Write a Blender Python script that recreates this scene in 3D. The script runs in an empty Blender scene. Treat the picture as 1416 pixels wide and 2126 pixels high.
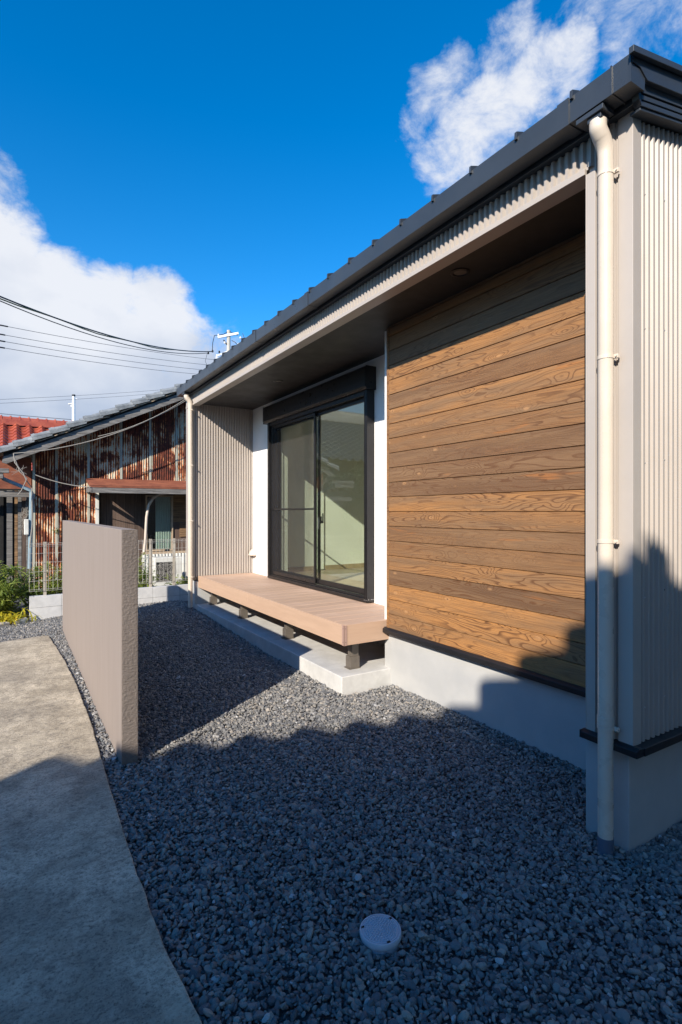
import bpy, bmesh, math, random
import numpy as np
from mathutils import Vector, Matrix, noise as mnoise
random.seed(7); RNG = np.random.default_rng(11)
S = bpy.context.scene
COL = S.collection
PI = math.pi
# ------------------------------------------------------------------ camera
cam_d = bpy.data.cameras.new('camera'); cam = bpy.data.objects.new('camera', cam_d); COL.objects.link(cam)
cam_d.sensor_fit = 'HORIZONTAL'; cam_d.sensor_width = 36; cam_d.lens = 28.35
cam_d.clip_start = 0.05; cam_d.clip_end = 2000
cam.location = (0, 0, 1.4); cam.rotation_euler = (PI / 2, 0, -math.atan2(.5240, .8517))
S.camera = cam
S.render.resolution_x = 682; S.render.resolution_y = 1024
# ------------------------------------------------------------------ sky, sun, exposure
SUN_EL = math.radians(28.5); SUN_H = Vector((-.8243, -.566, 0))
S.view_settings.view_transform = 'Standard'; S.view_settings.look = 'None'
S.view_settings.exposure = 0.62; S.view_settings.gamma = 1.0; S.view_settings.use_curve_mapping = False
world = bpy.data.worlds.new('World'); S.world = world; world.use_nodes = True
wn = world.node_tree.nodes; wl = world.node_tree.links
for n in list(wn): wn.remove(n)
def W(t, **k):
    n = wn.new(t)
    for a, b in k.items(): setattr(n, a, b)
    return n
out = W('ShaderNodeOutputWorld'); bg = W('ShaderNodeBackground'); bg.inputs['Strength'].default_value = 0.10
wl.new(bg.outputs[0], out.inputs[0])
sky = W('ShaderNodeTexSky', sky_type='NISHITA', sun_disc=False)
sky.sun_elevation = SUN_EL; sky.sun_rotation = math.atan2(SUN_H.x, SUN_H.y)
sky.air_density = 1.0; sky.dust_density = 0.2; sky.ozone_density = 4.0
hs = W('ShaderNodeHueSaturation'); hs.inputs['Saturation'].default_value = 1.36; hs.inputs['Value'].default_value = 1.5
wl.new(sky.outputs[0], hs.inputs['Color'])
tc = W('ShaderNodeTexCoord')
CLOUDS = [(-0.0128,0.9017,0.4322,0.9985,0.55),(0.0048,0.9232,0.3842,0.9983,0.90),(-0.0488,0.9449,0.3236,0.9920,1.20),
(0.0622,0.9366,0.3448,0.9981,1.00),(0.0241,0.9603,0.2778,0.9947,1.20),(0.1379,0.9341,0.3292,0.9983,0.95),
(0.2108,0.9223,0.3239,0.9983,0.95),(0.2592,0.9232,0.2837,0.9988,0.80),(0.2985,0.9139,0.2750,0.9992,0.60),
(0.1201,0.9633,0.2401,0.9935,1.20),(0.2171,0.9497,0.2259,0.9945,1.00),(0.0247,0.9851,0.1704,0.9919,1.20),
(0.1224,0.9814,0.1477,0.9933,1.00),(-0.1774,0.9557,0.2348,0.9803,1.30),(0.3248,0.9146,0.2409,0.9971,0.60),
(0.6439,0.4697,0.6039,0.9991,.76),(0.6270,0.5000,0.5974,0.9988,.76),(0.6060,0.5421,0.5822,0.9985,.76),
(0.5843,0.5879,0.5594,0.9981,.76),(0.5706,0.6256,0.5320,0.9988,0.62),(0.5255,0.5967,0.6065,0.9988,0.55),
(0.5414,0.5541,0.6323,0.9994,0.50),(0.5740,0.5051,0.6445,0.9993,0.55),(0.5220,0.6250,0.5804,0.9991,0.50),
(0.6416,0.4149,0.6451,0.9989,0.40),(0.6907,0.3745,0.6186,0.9980,0.45),(0.6795,0.3399,0.6502,0.9961,0.50),
(-0.0124,0.8771,0.4802,0.9996,0.35),]
def wmath(op, a, b=None, c=None, clamp=False):
    n = W('ShaderNodeMath', operation=op); n.use_clamp = clamp
    for i, v in enumerate((a, b, c)):
        if v is None: continue
        if isinstance(v, (int, float)): n.inputs[i].default_value = v
        else: wl.new(v, n.inputs[i])
    return n.outputs[0]
# wind-blown fibres: the direction is warped by noise before the cloud masses are looked up
nzw = W('ShaderNodeTexNoise'); nzw.inputs['Scale'].default_value = 5; nzw.inputs['Detail'].default_value = 6; nzw.inputs['Roughness'].default_value = .62
wl.new(tc.outputs['Generated'], nzw.inputs['Vector'])
sub = W('ShaderNodeVectorMath', operation='SUBTRACT'); wl.new(nzw.outputs['Color'], sub.inputs[0]); sub.inputs[1].default_value = (.5, .5, .5)
scl = W('ShaderNodeVectorMath', operation='SCALE'); wl.new(sub.outputs[0], scl.inputs[0]); scl.inputs['Scale'].default_value = .10
add = W('ShaderNodeVectorMath', operation='ADD'); wl.new(tc.outputs['Generated'], add.inputs[0]); wl.new(scl.outputs[0], add.inputs[1])
nrm = W('ShaderNodeVectorMath', operation='NORMALIZE'); wl.new(add.outputs[0], nrm.inputs[0])
tot = None
for x, y, z, cr, w in CLOUDS:
    v = Vector((x, y, z)).normalized()
    dp = W('ShaderNodeVectorMath', operation='DOT_PRODUCT'); wl.new(nrm.outputs[0], dp.inputs[0]); dp.inputs[1].default_value = v
    mr = W('ShaderNodeMapRange', interpolation_type='SMOOTHSTEP'); wl.new(dp.outputs['Value'], mr.inputs[0])
    mr.inputs[1].default_value = 1 - (1 - cr) * 2.2; mr.inputs[2].default_value = 1 - (1 - cr) * .12
    mr.inputs[3].default_value = 0; mr.inputs[4].default_value = w
    tot = mr.outputs[0] if tot is None else wmath('MAXIMUM', tot, mr.outputs[0])
nz = W('ShaderNodeTexNoise'); nz.inputs['Scale'].default_value = 11; nz.inputs['Detail'].default_value = 12; nz.inputs['Roughness'].default_value = .66; nz.inputs['Distortion'].default_value = .3
mpw = W('ShaderNodeMapping'); mpw.inputs['Scale'].default_value = (1, 1, 1.6); wl.new(tc.outputs['Generated'], mpw.inputs[0]); wl.new(mpw.outputs[0], nz.inputs['Vector'])
dens = wmath('ADD', tot, wmath('MULTIPLY', wmath('SUBTRACT', nz.outputs['Fac'], .5), 1.5))
mk = W('ShaderNodeMapRange', interpolation_type='SMOOTHSTEP'); wl.new(dens, mk.inputs[0]); mk.inputs[1].default_value = .27; mk.inputs[2].default_value = .92
mk.inputs[3].default_value = 0; mk.inputs[4].default_value = .96
nz2 = W('ShaderNodeTexNoise'); nz2.inputs['Scale'].default_value = 4.5; nz2.inputs['Detail'].default_value = 6; wl.new(mpw.outputs[0], nz2.inputs['Vector'])
sep = W('ShaderNodeSeparateXYZ'); wl.new(tc.outputs['Generated'], sep.inputs[0])
lit = wmath('ADD', wmath('MULTIPLY', sep.outputs['Z'], 1.6), wmath('MULTIPLY', nz2.outputs['Fac'], 1.3))
lr = W('ShaderNodeMapRange'); wl.new(lit, lr.inputs[0]); lr.inputs[1].default_value = .85; lr.inputs[2].default_value = 1.35
cc = W('ShaderNodeMix', data_type='RGBA'); wl.new(lr.outputs[0], cc.inputs['Factor'])
cc.inputs['A'].default_value = (3.1, 3.6, 4.6, 1); cc.inputs['B'].default_value = (5.7, 5.85, 6.2, 1)
mx = W('ShaderNodeMix', data_type='RGBA'); wl.new(mk.outputs[0], mx.inputs['Factor']); wl.new(hs.outputs[0], mx.inputs['A']); wl.new(cc.outputs['Result'], mx.inputs['B'])
wl.new(mx.outputs['Result'], bg.inputs['Color'])
sun_d = bpy.data.lights.new('sun', 'SUN'); sun_d.energy = 5.0; sun_d.angle = math.radians(.5); sun_d.color = (1, .905, .775)
sun = bpy.data.objects.new('sun', sun_d); COL.objects.link(sun); sun.location = (-8, -6, 8)
sdir = Vector((SUN_H.x * math.cos(SUN_EL), SUN_H.y * math.cos(SUN_EL), math.sin(SUN_EL)))
sun.rotation_euler = sdir.to_track_quat('Z', 'Y').to_euler()
# ------------------------------------------------------------------ material helpers
class M:
    def __init__(s, name, base=(.5, .5, .5), rough=.6, metal=0, spec=.5):
        s.m = bpy.data.materials.new(name); s.m.use_nodes = True; s.t = s.m.node_tree
        s.b = s.t.nodes['Principled BSDF']; s.b.inputs['Base Color'].default_value = (*base, 1)
        s.b.inputs['Roughness'].default_value = rough; s.b.inputs['Metallic'].default_value = metal
        s.b.inputs['Specular IOR Level'].default_value = spec
        s.tc = None
    def n(s, t, **k):
        q = s.t.nodes.new(t)
        for a, b in k.items():
            if a.startswith('i_'): q.inputs[a[2:].replace('_', ' ')].default_value = b
            else: setattr(q, a, b)
        return q
    def l(s, a, b): s.t.links.new(a, b)
    def co(s, scale=(1, 1, 1), which='Object'):
        if s.tc is None: s.tc = s.n('ShaderNodeTexCoord')
        mp = s.n('ShaderNodeMapping'); mp.inputs['Scale'].default_value = scale; s.l(s.tc.outputs[which], mp.inputs[0]); return mp.outputs[0]
    def noise(s, scale, detail=4, rough=.55, vec=None, dist=0):
        q = s.n('ShaderNodeTexNoise'); q.inputs['Scale'].default_value = scale; q.inputs['Detail'].default_value = detail
        q.inputs['Roughness'].default_value = rough; q.inputs['Distortion'].default_value = dist
        s.l(vec if vec is not None else s.co(), q.inputs['Vector']); return q.outputs['Fac']
    def math(s, op, a, b=0.0, clamp=False):
        q = s.n('ShaderNodeMath', operation=op); q.use_clamp = clamp
        for i, v in enumerate((a, b)):
            if isinstance(v, (int, float)): q.inputs[i].default_value = v
            else: s.l(v, q.inputs[i])
        return q.outputs[0]
    def mr(s, v, a, b, c=0.0, d=1.0, smooth=True):
        q = s.n('ShaderNodeMapRange'); s.l(v, q.inputs[0])
        if smooth: q.interpolation_type = 'SMOOTHSTEP'
        for i, w in enumerate((a, b, c, d)): q.inputs[i + 1].default_value = w
        return q.outputs[0]
    def mix(s, f, a, b, mode='MIX'):
        q = s.n('ShaderNodeMix', data_type='RGBA', blend_type=mode)
        for k, v in (('Factor', f), ('A', a), ('B', b)):
            if isinstance(v, (int, float)): q.inputs[k].default_value = v
            elif isinstance(v, tuple): q.inputs[k].default_value = (*v, 1)
            else: s.l(v, q.inputs[k])
        return q.outputs['Result']
    def color(s, c): s.l(c, s.b.inputs['Base Color'])
    def rough(s, v): s.l(v, s.b.inputs['Roughness'])
    def bump(s, h, strength=.3, dist=.01):
        q = s.n('ShaderNodeBump'); q.inputs['Strength'].default_value = strength; q.inputs['Distance'].default_value = dist
        if s.b.inputs['Normal'].links: s.l(s.b.inputs['Normal'].links[0].from_socket, q.inputs['Normal'])
        s.l(h, q.inputs['Height']); s.l(q.outputs[0], s.b.inputs['Normal'])
def simple(name, base, rough=.6, metal=0, var=.08, scale=3, bump=0, bscale=60, spec=.5):
    m = M(name, base, rough, metal, spec)
    dk = tuple(c * (1 - var) for c in base); lt = tuple(min(1, c * (1 + var)) for c in base)
    m.color(m.mix(m.mr(m.noise(scale, 6, .65), .3, .7), dk, lt))
    m.rough(m.mr(m.noise(scale * 3, 4), .2, .8, max(0, rough - .08), min(1, rough + .08)))
    if bump: m.bump(m.noise(bscale, 5, .6), bump, .004)
    return m.m
mat = {}
mat['siding'] = simple('siding_paint', (.385, .342, .305), .42, 0, .04, 1.5)
mat['trim'] = simple('taupe_trim', (.41, .368, .33), .40, 0, .04, 2)
mat['pipe'] = simple('downpipe_vinyl', (.60, .52, .43), .30, 0, .05, 4)
mat['pipe_socket'] = simple('grey_vinyl', (.10, .13, .18), .45)
mat['gutter'] = simple('charcoal_gutter', (.035, .042, .052), .34, 0, .12, 2)
mat['roofmetal'] = simple('charcoal_roof_metal', (.04, .048, .06), .38, .2, .12, 2)
mat['blacktrim'] = simple('black_flashing', (.012, .012, .014), .4, 0, .1, 4)
mat['frame'] = simple('black_window_frame', (.020, .019, .020), .33, .3, .1, 5)
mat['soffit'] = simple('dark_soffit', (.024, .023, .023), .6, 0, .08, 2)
mat['legmetal'] = simple('bronze_bracket', (.15, .13, .11), .45, .3, .1, 6)
mat['steel'] = simple('galvanised_steel', (.55, .55, .53), .4, .5, .1, 10)
mat['interior'] = simple('interior_wallpaper', (.88, .90, .85), .8, 0, .02, 2)
mat['floorwood'] = simple('interior_floor', (.45, .36, .27), .4, 0, .15, 3)
mat['dark'] = simple('dark_void', (.01, .01, .01), .9)
mat['chrome'] = simple('screw_metal', (.5, .5, .5), .3, .8)
m = M('white_stucco', (.80, .80, .79), .8); m.color(m.mix(m.mr(m.noise(2.5, 6), .3, .7), (.78, .78, .77), (.83, .83, .82)))
m.bump(m.noise(160, 3), .25, .003); mat['stucco'] = m.m
m = M('foundation_coating', (.62, .62, .60), .75); m.color(m.mix(m.mr(m.noise(3, 6), .3, .7), (.38, .385, .385), (.45, .45, .44)))
m.bump(m.noise(120, 4), .2, .003); mat['foundation'] = m.m
# slab concrete
m = M('smooth_concrete', (.55, .54, .52), .8)
c0 = m.mix(m.mr(m.noise(5, 8, .7), .3, .75), (.46, .455, .44), (.60, .595, .575))
c0 = m.mix(m.mr(m.noise(60, 4, .7), .68, .8, 0, .5), c0, (.25, .25, .24))
m.color(c0); m.bump(m.noise(90, 5), .25, .003); mat['concrete'] = m.m
# old path concrete
m = M('weathered_concrete', (.4, .36, .3), .9)
v = m.co()
big = m.mr(m.noise(2.6, 12, .78, v, .2), .36, .66)
c0 = m.mix(big, (.34, .288, .21), (.66, .57, .43))
st = m.mr(m.noise(9, 12, .85, v, .3), .47, .62)
c0 = m.mix(m.math('MULTIPLY', st, .42), c0, (.13, .11, .09))
c0 = m.mix(m.math('MULTIPLY', m.mr(m.noise(.9, 4, .6, v), .45, .62), .35), c0, (.13, .115, .10))
fine = m.noise(95, 5, .8, v)
mid = m.noise(34, 8, .8, m.co((1, 1.5, 1)), .3)
c0 = m.mix(m.mr(mid, .48, .64, 0, .6), c0, (.10, .088, .075)); c0 = m.mix(m.mr(mid, .30, .42, .45, 0), c0, (.62, .56, .45))
c0 = m.mix(m.mr(fine, .50, .66, 0, .8), c0, (.07, .062, .052))
c0 = m.mix(m.mr(m.noise(140, 3, .7, m.co((1, 1.3, 1))), .64, .75, 0, .7), c0, (.55, .53, .48))
c0 = m.mix(m.mr(m.noise(2.1, 6, .6, m.co((1.6, 1, 1))), .56, .70, 0, .5), c0, (.46, .40, .30))
crk = m.n('ShaderNodeTexVoronoi', feature='DISTANCE_TO_EDGE'); crk.inputs['Scale'].default_value = 1.1
wv = m.n('ShaderNodeVectorMath', operation='ADD'); nn = m.n('ShaderNodeTexNoise'); nn.inputs['Scale'].default_value = 3; nn.inputs['Detail'].default_value = 8
m.l(v, nn.inputs['Vector']); m.l(v, wv.inputs[0]); m.l(nn.outputs['Color'], wv.inputs[1]); m.l(wv.outputs[0], crk.inputs['Vector'])
crack = m.math('MULTIPLY', m.mr(crk.outputs['Distance'], .0015, .006, 1, 0), m.mr(m.noise(1.3, 2, .5, v), .55, .62))
c0 = m.mix(m.math('MULTIPLY', crack, .3), c0, (.05, .045, .04))
m.color(c0); m.bump(fine, .55, .006); m.bump(m.noise(14, 6, .7, v), .5, .012); mat['path'] = m.m
# trowelled taupe wall end; its shade is painted in as a darker colour
m = M('trowelled_taupe_painted_shade', (.33, .27, .24), .85)
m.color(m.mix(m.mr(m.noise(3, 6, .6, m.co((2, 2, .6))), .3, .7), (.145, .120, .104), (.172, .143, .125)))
v = m.co((1, 1, 1)); a = m.noise(42, 3, .55, v, 1.6)
ridge = m.math('ABSOLUTE', m.math('SUBTRACT', a, .5))
m.bump(m.mr(ridge, 0, .16, 1, 0), .22, .004); m.bump(m.noise(9, 4, .6, v), .3, .01); mat['taupe_end_shaded'] = m.m
# smooth brushed face of the same wall
m = M('brushed_taupe_stucco', (.33, .27, .24), .85)
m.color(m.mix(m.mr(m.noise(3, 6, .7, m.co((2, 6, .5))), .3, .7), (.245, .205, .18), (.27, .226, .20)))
m.bump(m.noise(60, 4, .6, m.co((1, 1, .5))), .18, .004); mat['taupe_smooth'] = m.m
# gravel bed under the stones
m = M('gravel_bed', (.08, .085, .09), .95)
m.color(m.mix(m.noise(90, 3), (.035, .037, .042), (.16, .16, .165))); m.bump(m.noise(70, 4, .7), .9, .02); mat['bed'] = m.m
m = M('crushed_stone', (.2, .2, .2), .8)
oi = m.n('ShaderNodeObjectInfo'); rr = m.n('ShaderNodeValToRGB'); m.l(oi.outputs['Random'], rr.inputs[0])
E_ = rr.color_ramp.elements; E_[0].position = 0; E_[0].color = (.085, .09, .10, 1); E_[1].position = 1; E_[1].color = (.5, .5, .5, 1)
for p, c in ((.3, (.15, .153, .16)), (.55, (.215, .212, .208)), (.75, (.27, .258, .24)), (.86, (.35, .315, .275)), (.93, (.13, .145, .155)), (.975, (.26, .23, .20)), (.99, (.36, .36, .36))):
    e = E_.new(p); e.color = (*c, 1)
c0 = m.mix(m.mr(m.noise(60, 6, .7), .25, .75, 0, 1), (.6, .6, .62), (1.3, 1.3, 1.27)); m.color(m.mix(1.0, rr.outputs[0], c0, 'MULTIPLY'))
m.bump(m.noise(220, 4, .7), .5, .003); mat['stone'] = m.m
# cedar cladding
def wood_mat(name, axis, tint=1.0, grey=.5):
    m = M(name, (.3, .15, .06), .62)
    at = m.n('ShaderNodeAttribute', attribute_name='bid'); at.attribute_type = 'GEOMETRY'
    bid = at.outputs['Fac']
    sx = m.n('ShaderNodeSeparateXYZ'); tcn = m.n('ShaderNodeTexCoord'); m.l(tcn.outputs['Object'], sx.inputs[0])
    L = sx.outputs[axis[0]]; T = sx.outputs[axis[1]]
    def vec(kl, kt, kb=7.31, lo=0.0):
        cb = m.n('ShaderNodeCombineXYZ'); m.l(m.math('ADD', m.math('MULTIPLY', L, kl), m.math('MULTIPLY', bid, 31.7 + lo)), cb.inputs[0])
        m.l(m.math('MULTIPLY', T, kt), cb.inputs[1]); m.l(m.math('MULTIPLY', bid, kb), cb.inputs[2]); return cb.outputs[0]
    vk = m.n('ShaderNodeTexVoronoi', feature='F1'); vk.inputs['Scale'].default_value = 1; vk.inputs['Randomness'].default_value = .9
    m.l(vec(3.7, 8.51), vk.inputs['Vector'])
    kd = vk.outputs['Distance']
    kn = m.mr(kd, .0, .42, 1, 0)
    n1 = m.noise(1, 2.0, .45, vec(.95, 8.5), .25)
    fld = m.math('ADD', n1, m.math('MULTIPLY', kn, .16))
    ring = m.math('FRACT', m.math('ADD', m.math('MULTIPLY', fld, 20), m.math('MULTIPLY', T, 30)))
    late = m.math('MULTIPLY', m.mr(ring, .55, .90), m.mr(ring, .92, 1.0, 1, 0))
    str_ = m.mr(m.noise(1, 2, .5, vec(.7, 3, 3.3, 5)), .42, .6)                      # boards and stretches with bold figure, others plain
    streak = m.noise(1, 5, .7, vec(3.5, 240))
    rb = m.n('ShaderNodeTexWhiteNoise', noise_dimensions='1D'); m.l(bid, rb.inputs['W'])
    bri = rb.outputs['Value']
    base = m.mix(m.mr(bri, .1, .9), (.145, .080, .042), (.48, .225, .072))
    base = m.mix(m.mr(m.noise(1, 4, .6, vec(.8, 9, 5.1)), .35, .7), base, (.25, .145, .072))
    base = m.mix(m.math('MULTIPLY', m.mr(m.noise(1, 3, .6, vec(1.6, 14, 9.1)), .62, .74), .55), base, (.46, .165, .035))
    base = m.mix(m.mr(streak, .35, .7, .0, .55), base, (.11, .055, .025))
    base = m.mix(m.math('MULTIPLY', late, m.math('ADD', .28, m.math('MULTIPLY', str_, .60))), base, (.12, .052, .020))
    base = m.mix(m.mr(kd, .04, .13, .6, 0), base, (.50, .27, .12))
    base = m.mix(m.mr(kd, .018, .055, .85, 0), base, (.045, .02, .01))
    base = m.mix(m.mr(m.noise(1, 6, .75, vec(2.2, 5, 2.7)), .5, .8, 0, .35), base, (.12, .075, .045))
    m.color(m.mix(1.0, base, (tint, tint, tint), 'MULTIPLY'))
    m.rough(m.mr(streak, .2, .8, .5, .75))
    m.bump(m.math('ADD', m.math('MULTIPLY', late, .6), streak), .35, .0025)
    return m.m
mat['cedar'] = wood_mat('brown_cedar_boards', ('Y', 'Z'), .97)
# composite decking
m = M('composite_deck', (.5, .32, .22), .7)
at = m.n('ShaderNodeAttribute', attribute_name='bid'); rb = m.n('ShaderNodeTexWhiteNoise', noise_dimensions='1D'); m.l(at.outputs['Fac'], rb.inputs['W'])
c0 = m.mix(rb.outputs['Value'], (.42, .29, .21), (.49, .34, .25)); c0 = m.mix(m.mr(m.noise(1, 5, .7, m.co((6, 160, 60))), .3, .75, 0, .35), c0, (.40, .25, .175))
c0 = m.mix(m.mr(m.noise(2.2, 4), .5, .75, 0, .3), c0, (.62, .46, .37)); m.color(c0); m.bump(m.noise(1, 4, .7, m.co((6, 220, 80))), .25, .002); mat['deck'] = m.m
m = M('composite_fascia', (.5, .31, .2), .6)
m.color(m.mix(m.mr(m.noise(2, 5, .7, m.co((1, 1, 12))), .3, .7), (.45, .305, .215), (.50, .345, .245))); m.bump(m.noise(1, 4, .7, m.co((30, 8, 200))), .15, .002); mat['deck_fascia'] = m.m
mat['deck_cap'] = simple('deck_corner_cap', (.36, .24, .20), .5)
# glass: real pane, transparent + fresnel mirror
def glass_mat(name, tint, refl=1.0):
    m = M(name); t = m.t
    tr = m.n('ShaderNodeBsdfTransparent'); tr.inputs[0].default_value = (*tint, 1)
    gl = m.n('ShaderNodeBsdfGlossy'); gl.inputs['Roughness'].default_value = 0.0; gl.inputs[0].default_value = (.95, .97, 1, 1)
    lw_ = m.n('ShaderNodeLayerWeight'); lw_.inputs['Blend'].default_value = .5
    fr = m.math('ADD', .04, m.math('MULTIPLY', m.math('POWER', lw_.outputs['Facing'], 5.0), .96))
    nb = m.n('ShaderNodeBump'); nb.inputs['Strength'].default_value = .015; nb.inputs['Distance'].default_value = .02; m.l(m.noise(2.2, 2), nb.inputs['Height']); m.l(nb.outputs[0], gl.inputs['Normal'])
    f2 = m.math('MULTIPLY', fr, 1.6 * refl, True)
    ms = m.n('ShaderNodeMixShader'); m.l(f2, ms.inputs[0]); m.l(tr.outputs[0], ms.inputs[1]); m.l(gl.outputs[0], ms.inputs[2])
    m.l(ms.outputs[0], t.nodes['Material Output'].inputs[0]); return m.m
mat['glass'] = glass_mat('window_glass', (.955, .992, .935))
m = M('insect_screen'); tr = m.n('ShaderNodeBsdfTransparent'); df = m.n('ShaderNodeBsdfDiffuse'); df.inputs[0].default_value = (.05, .048, .05, 1)
ms = m.n('ShaderNodeMixShader'); wv = m.n('ShaderNodeTexNoise'); wv.inputs['Scale'].default_value = 2; m.l(m.co(), wv.inputs['Vector'])
m.l(m.mr(wv.outputs['Fac'],   .2, .8, .22, .30), ms.inputs[0]); m.l(tr.outputs[0], ms.inputs[1]); m.l(df.outputs[0], ms.inputs[2]); m.l(ms.outputs[0], m.t.nodes['Material Output'].inputs[0]); mat['screen'] = m.m
# rusty corrugated iron: cream paint flaking to rust, in sheets along X
m = M('rusty_corrugated_iron', (.3, .1, .03), .8)
v1 = m.co((1.7, 1, 1.25)); rust = m.noise(1.6, 9, .68, v1, .5)
strk = m.noise(1, 4, .6, m.co((24, 1, 1.1)))
sxr = m.n('ShaderNodeSeparateXYZ'); m.l(m.co((1, 1, 1)), sxr.inputs[0])
lap = m.math('FRACT', m.math('MULTIPLY', m.math('ADD', sxr.outputs[0], .10), 1 / .60))
lapm = m.math('MULTIPLY', m.mr(lap, .0, .015), m.mr(lap, .075, .09, 1, 0))
valley = m.math('ABSOLUTE', m.math('SUBTRACT', m.math('FRACT', m.math('MULTIPLY', m.math('SUBTRACT', sxr.outputs[0], .322), 1 / .0425)), .5)); valley = m.math('MULTIPLY', valley, 2.0)
lev = m.mr(m.math('ADD', m.math('ADD', m.math('ADD', m.math('MULTIPLY', rust, 1.2), m.math('MULTIPLY', valley, .17)), m.math('MULTIPLY', strk, .45)), m.math('MULTIPLY', lapm, 0)), .765, .93)
cream = m.mix(m.noise(3, 5), (.40, .39, .29), (.66, .60, .44))
orange = m.mix(m.mr(m.noise(5, 6, .7, m.co((3, 1, 1))), .3, .7), (.62, .24, .065), (.36, .080, .022))
brown = m.mix(m.mr(m.noise(9, 5, .7, v1), .3, .7), (.035, .012, .008), (.14, .030, .014))
c0 = m.mix(m.mr(lev, .0, .45), cream, orange); c0 = m.mix(m.mr(lev, .5, .95), c0, brown)
m.color(c0); m.rough(m.mr(lev, 0, 1, .5, .9)); m.bump(m.noise(60, 5, .7), .3, .004); mat['rust'] = m.m
m = M('rusty_sheet', (.3, .08, .03), .7); m.color(m.mix(m.mr(m.noise(4, 7, .7, m.co((1, 4, 2))), .3, .7), (.14, .040, .022), (.27, .090, .045))); m.bump(m.noise(30, 5), .3, .004); mat['rust_sheet'] = m.m
m = M('flaking_cream_strip', (.4, .38, .3), .7); m.color(m.mix(m.mr(m.noise(2.2, 8, .75, m.co((5, 1, 1))), .52, .62), (.40, .40, .33), (.16, .045, .018))); mat['strip'] = m.m
m = M('weathered_planks', (.1, .08, .07), .85)
sp = m.n('ShaderNodeSeparateXYZ'); m.l(m.co(), sp.inputs[0]); pk = m.math('MULTIPLY', sp.outputs[0], 1 / .17)
wnn = m.n('ShaderNodeTexWhiteNoise', noise_dimensions='1D'); m.l(m.math('FLOOR', pk), wnn.inputs['W'])
gr = m.noise(1, 6, .75, m.co((60, 60, 2.2)))
c0 = m.mix(wnn.outputs['Value'], (.055, .034, .026), (.125, .082, .062)); c0 = m.mix(m.mr(gr, .4, .8, 0, .7), c0, (.21, .155, .125))
c0 = m.mix(m.mr(m.math('FRACT', pk), .0, .05, .9, 0), c0, (.01, .008, .007)); m.color(c0); m.bump(gr, .5, .005); mat['planks'] = m.m
m = M('grey_barge_wood', (.2, .19, .18), .9); gr = m.noise(1, 7, .75, m.co((2.2, 30, 34)))
m.color(m.mix(m.mr(gr, .3, .75), (.075, .072, .07), (.27, .26, .25))); m.bump(gr, .6, .006); mat['greywood'] = m.m
m = M('brown_old_boards', (.2, .1, .05), .9); gr = m.noise(1, 7, .75, m.co((2, 20, 30)))
m.color(m.mix(m.mr(gr, .3, .75), (.06, .035, .02), (.36, .22, .11))); m.bump(gr, .6, .006); mat['brownwood'] = m.m
m = M('kawara_tile', (.2, .21, .22), .5)
vv = m.n('ShaderNodeTexVoronoi'); vv.inputs['Scale'].default_value = 3.8; m.l(m.co(), vv.inputs['Vector'])
c0 = m.mix(m.mr(m.noise(5, 6, .7), .3, .7), (.13, .145, .155), (.34, .36, .37)); c0 = m.mix(m.mr(vv.outputs['Distance'], 0, .6, 0, .35), c0, (.10, .11, .12)); c0 = m.mix(m.mr(m.noise(30, 5, .7), .62, .78, 0, .6), c0, (.5, .5, .48)); m.color(c0); m.bump(m.noise(40, 4), .3, .004); mat['kawara'] = m.m
m = M('red_roof_tile', (.3, .07, .04), .45)
c0 = m.mix(m.mr(m.noise(3, 6, .7), .3, .7), (.25, .045, .028), (.40, .095, .05)); c0 = m.mix(m.mr(m.noise(14, 5, .7), .62, .75, 0, .6), c0, (.14, .04, .03)); m.color(c0); mat['redtile'] = m.m
mat['poleconc'] = simple('pole_concrete', (.42, .40, .36), .8, 0, .12, 4)
mat['white_enamel'] = simple('white_enamel', (.75, .76, .78), .35)
mat['cable'] = simple('black_cable', (.018, .018, .020), .5)
mat['cable_olive'] = simple('olive_cable', (.16, .13, .035), .5)
mat['wire'] = simple('thin_wire', (.055, .065, .09), .5)
mat['old_wire'] = simple('pale_old_wire', (.28, .26, .23), .6)
mat['bluepipe'] = simple('bluegrey_pipe', (.20, .28, .33), .45, 0, .15, 6)
mat['creampipe'] = simple('cream_conduit', (.55, .47, .40), .5, 0, .12, 6)
mat['fencewire'] = simple('galvanised_mesh', (.50, .48, .44), .45, .2)
mat['fencepost'] = simple('fence_post_metal', (.42, .38, .32), .4, .1)
m = M('concrete_block', (.5, .5, .5), .9); m.color(m.mix(m.mr(m.noise(6, 7, .7), .3, .7), (.48, .485, .49), (.60, .60, .60))); m.bump(m.noise(110, 4), .4, .004); mat['block'] = m.m
mat['ac'] = simple('cream_metal_casing', (.60, .60, .56), .5, 0, .08, 4)
mat['curtain'] = simple('pale_curtain', (.34, .40, .42), .9, 0, .1, 3)
mat['palewood'] = simple('pale_wood_frame', (.42, .32, .22), .7, 0, .15, 8)
mat['cap'] = simple('manhole_plastic', (.46, .49, .54), .5, 0, .06, 12)
mat['house_wall_plain'] = simple('beige_mortar', (.42, .38, .32), .85, 0, .1, 2)
mat['bark'] = simple('bark', (.09, .065, .045), .9, 0, .3, 12, .6, 40)
def leaf_mat(name, a, b, trans=.35):
    m = M(name, a, .5); at = m.n('ShaderNodeAttribute', attribute_name='lv')
    m.color(m.mix(at.outputs['Fac'], a, b)); t = m.t
    tl = m.n('ShaderNodeBsdfTranslucent'); m.l(m.mix(at.outputs['Fac'], tuple(c * 1.5 for c in a), tuple(c * 1.5 for c in b)), tl.inputs[0])
    ms = m.n('ShaderNodeMixShader'); ms.inputs[0].default_value = trans; m.l(m.b.outputs[0], ms.inputs[1]); m.l(tl.outputs[0], ms.inputs[2]); m.l(ms.outputs[0], t.nodes['Material Output'].inputs[0]); return m.m
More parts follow.
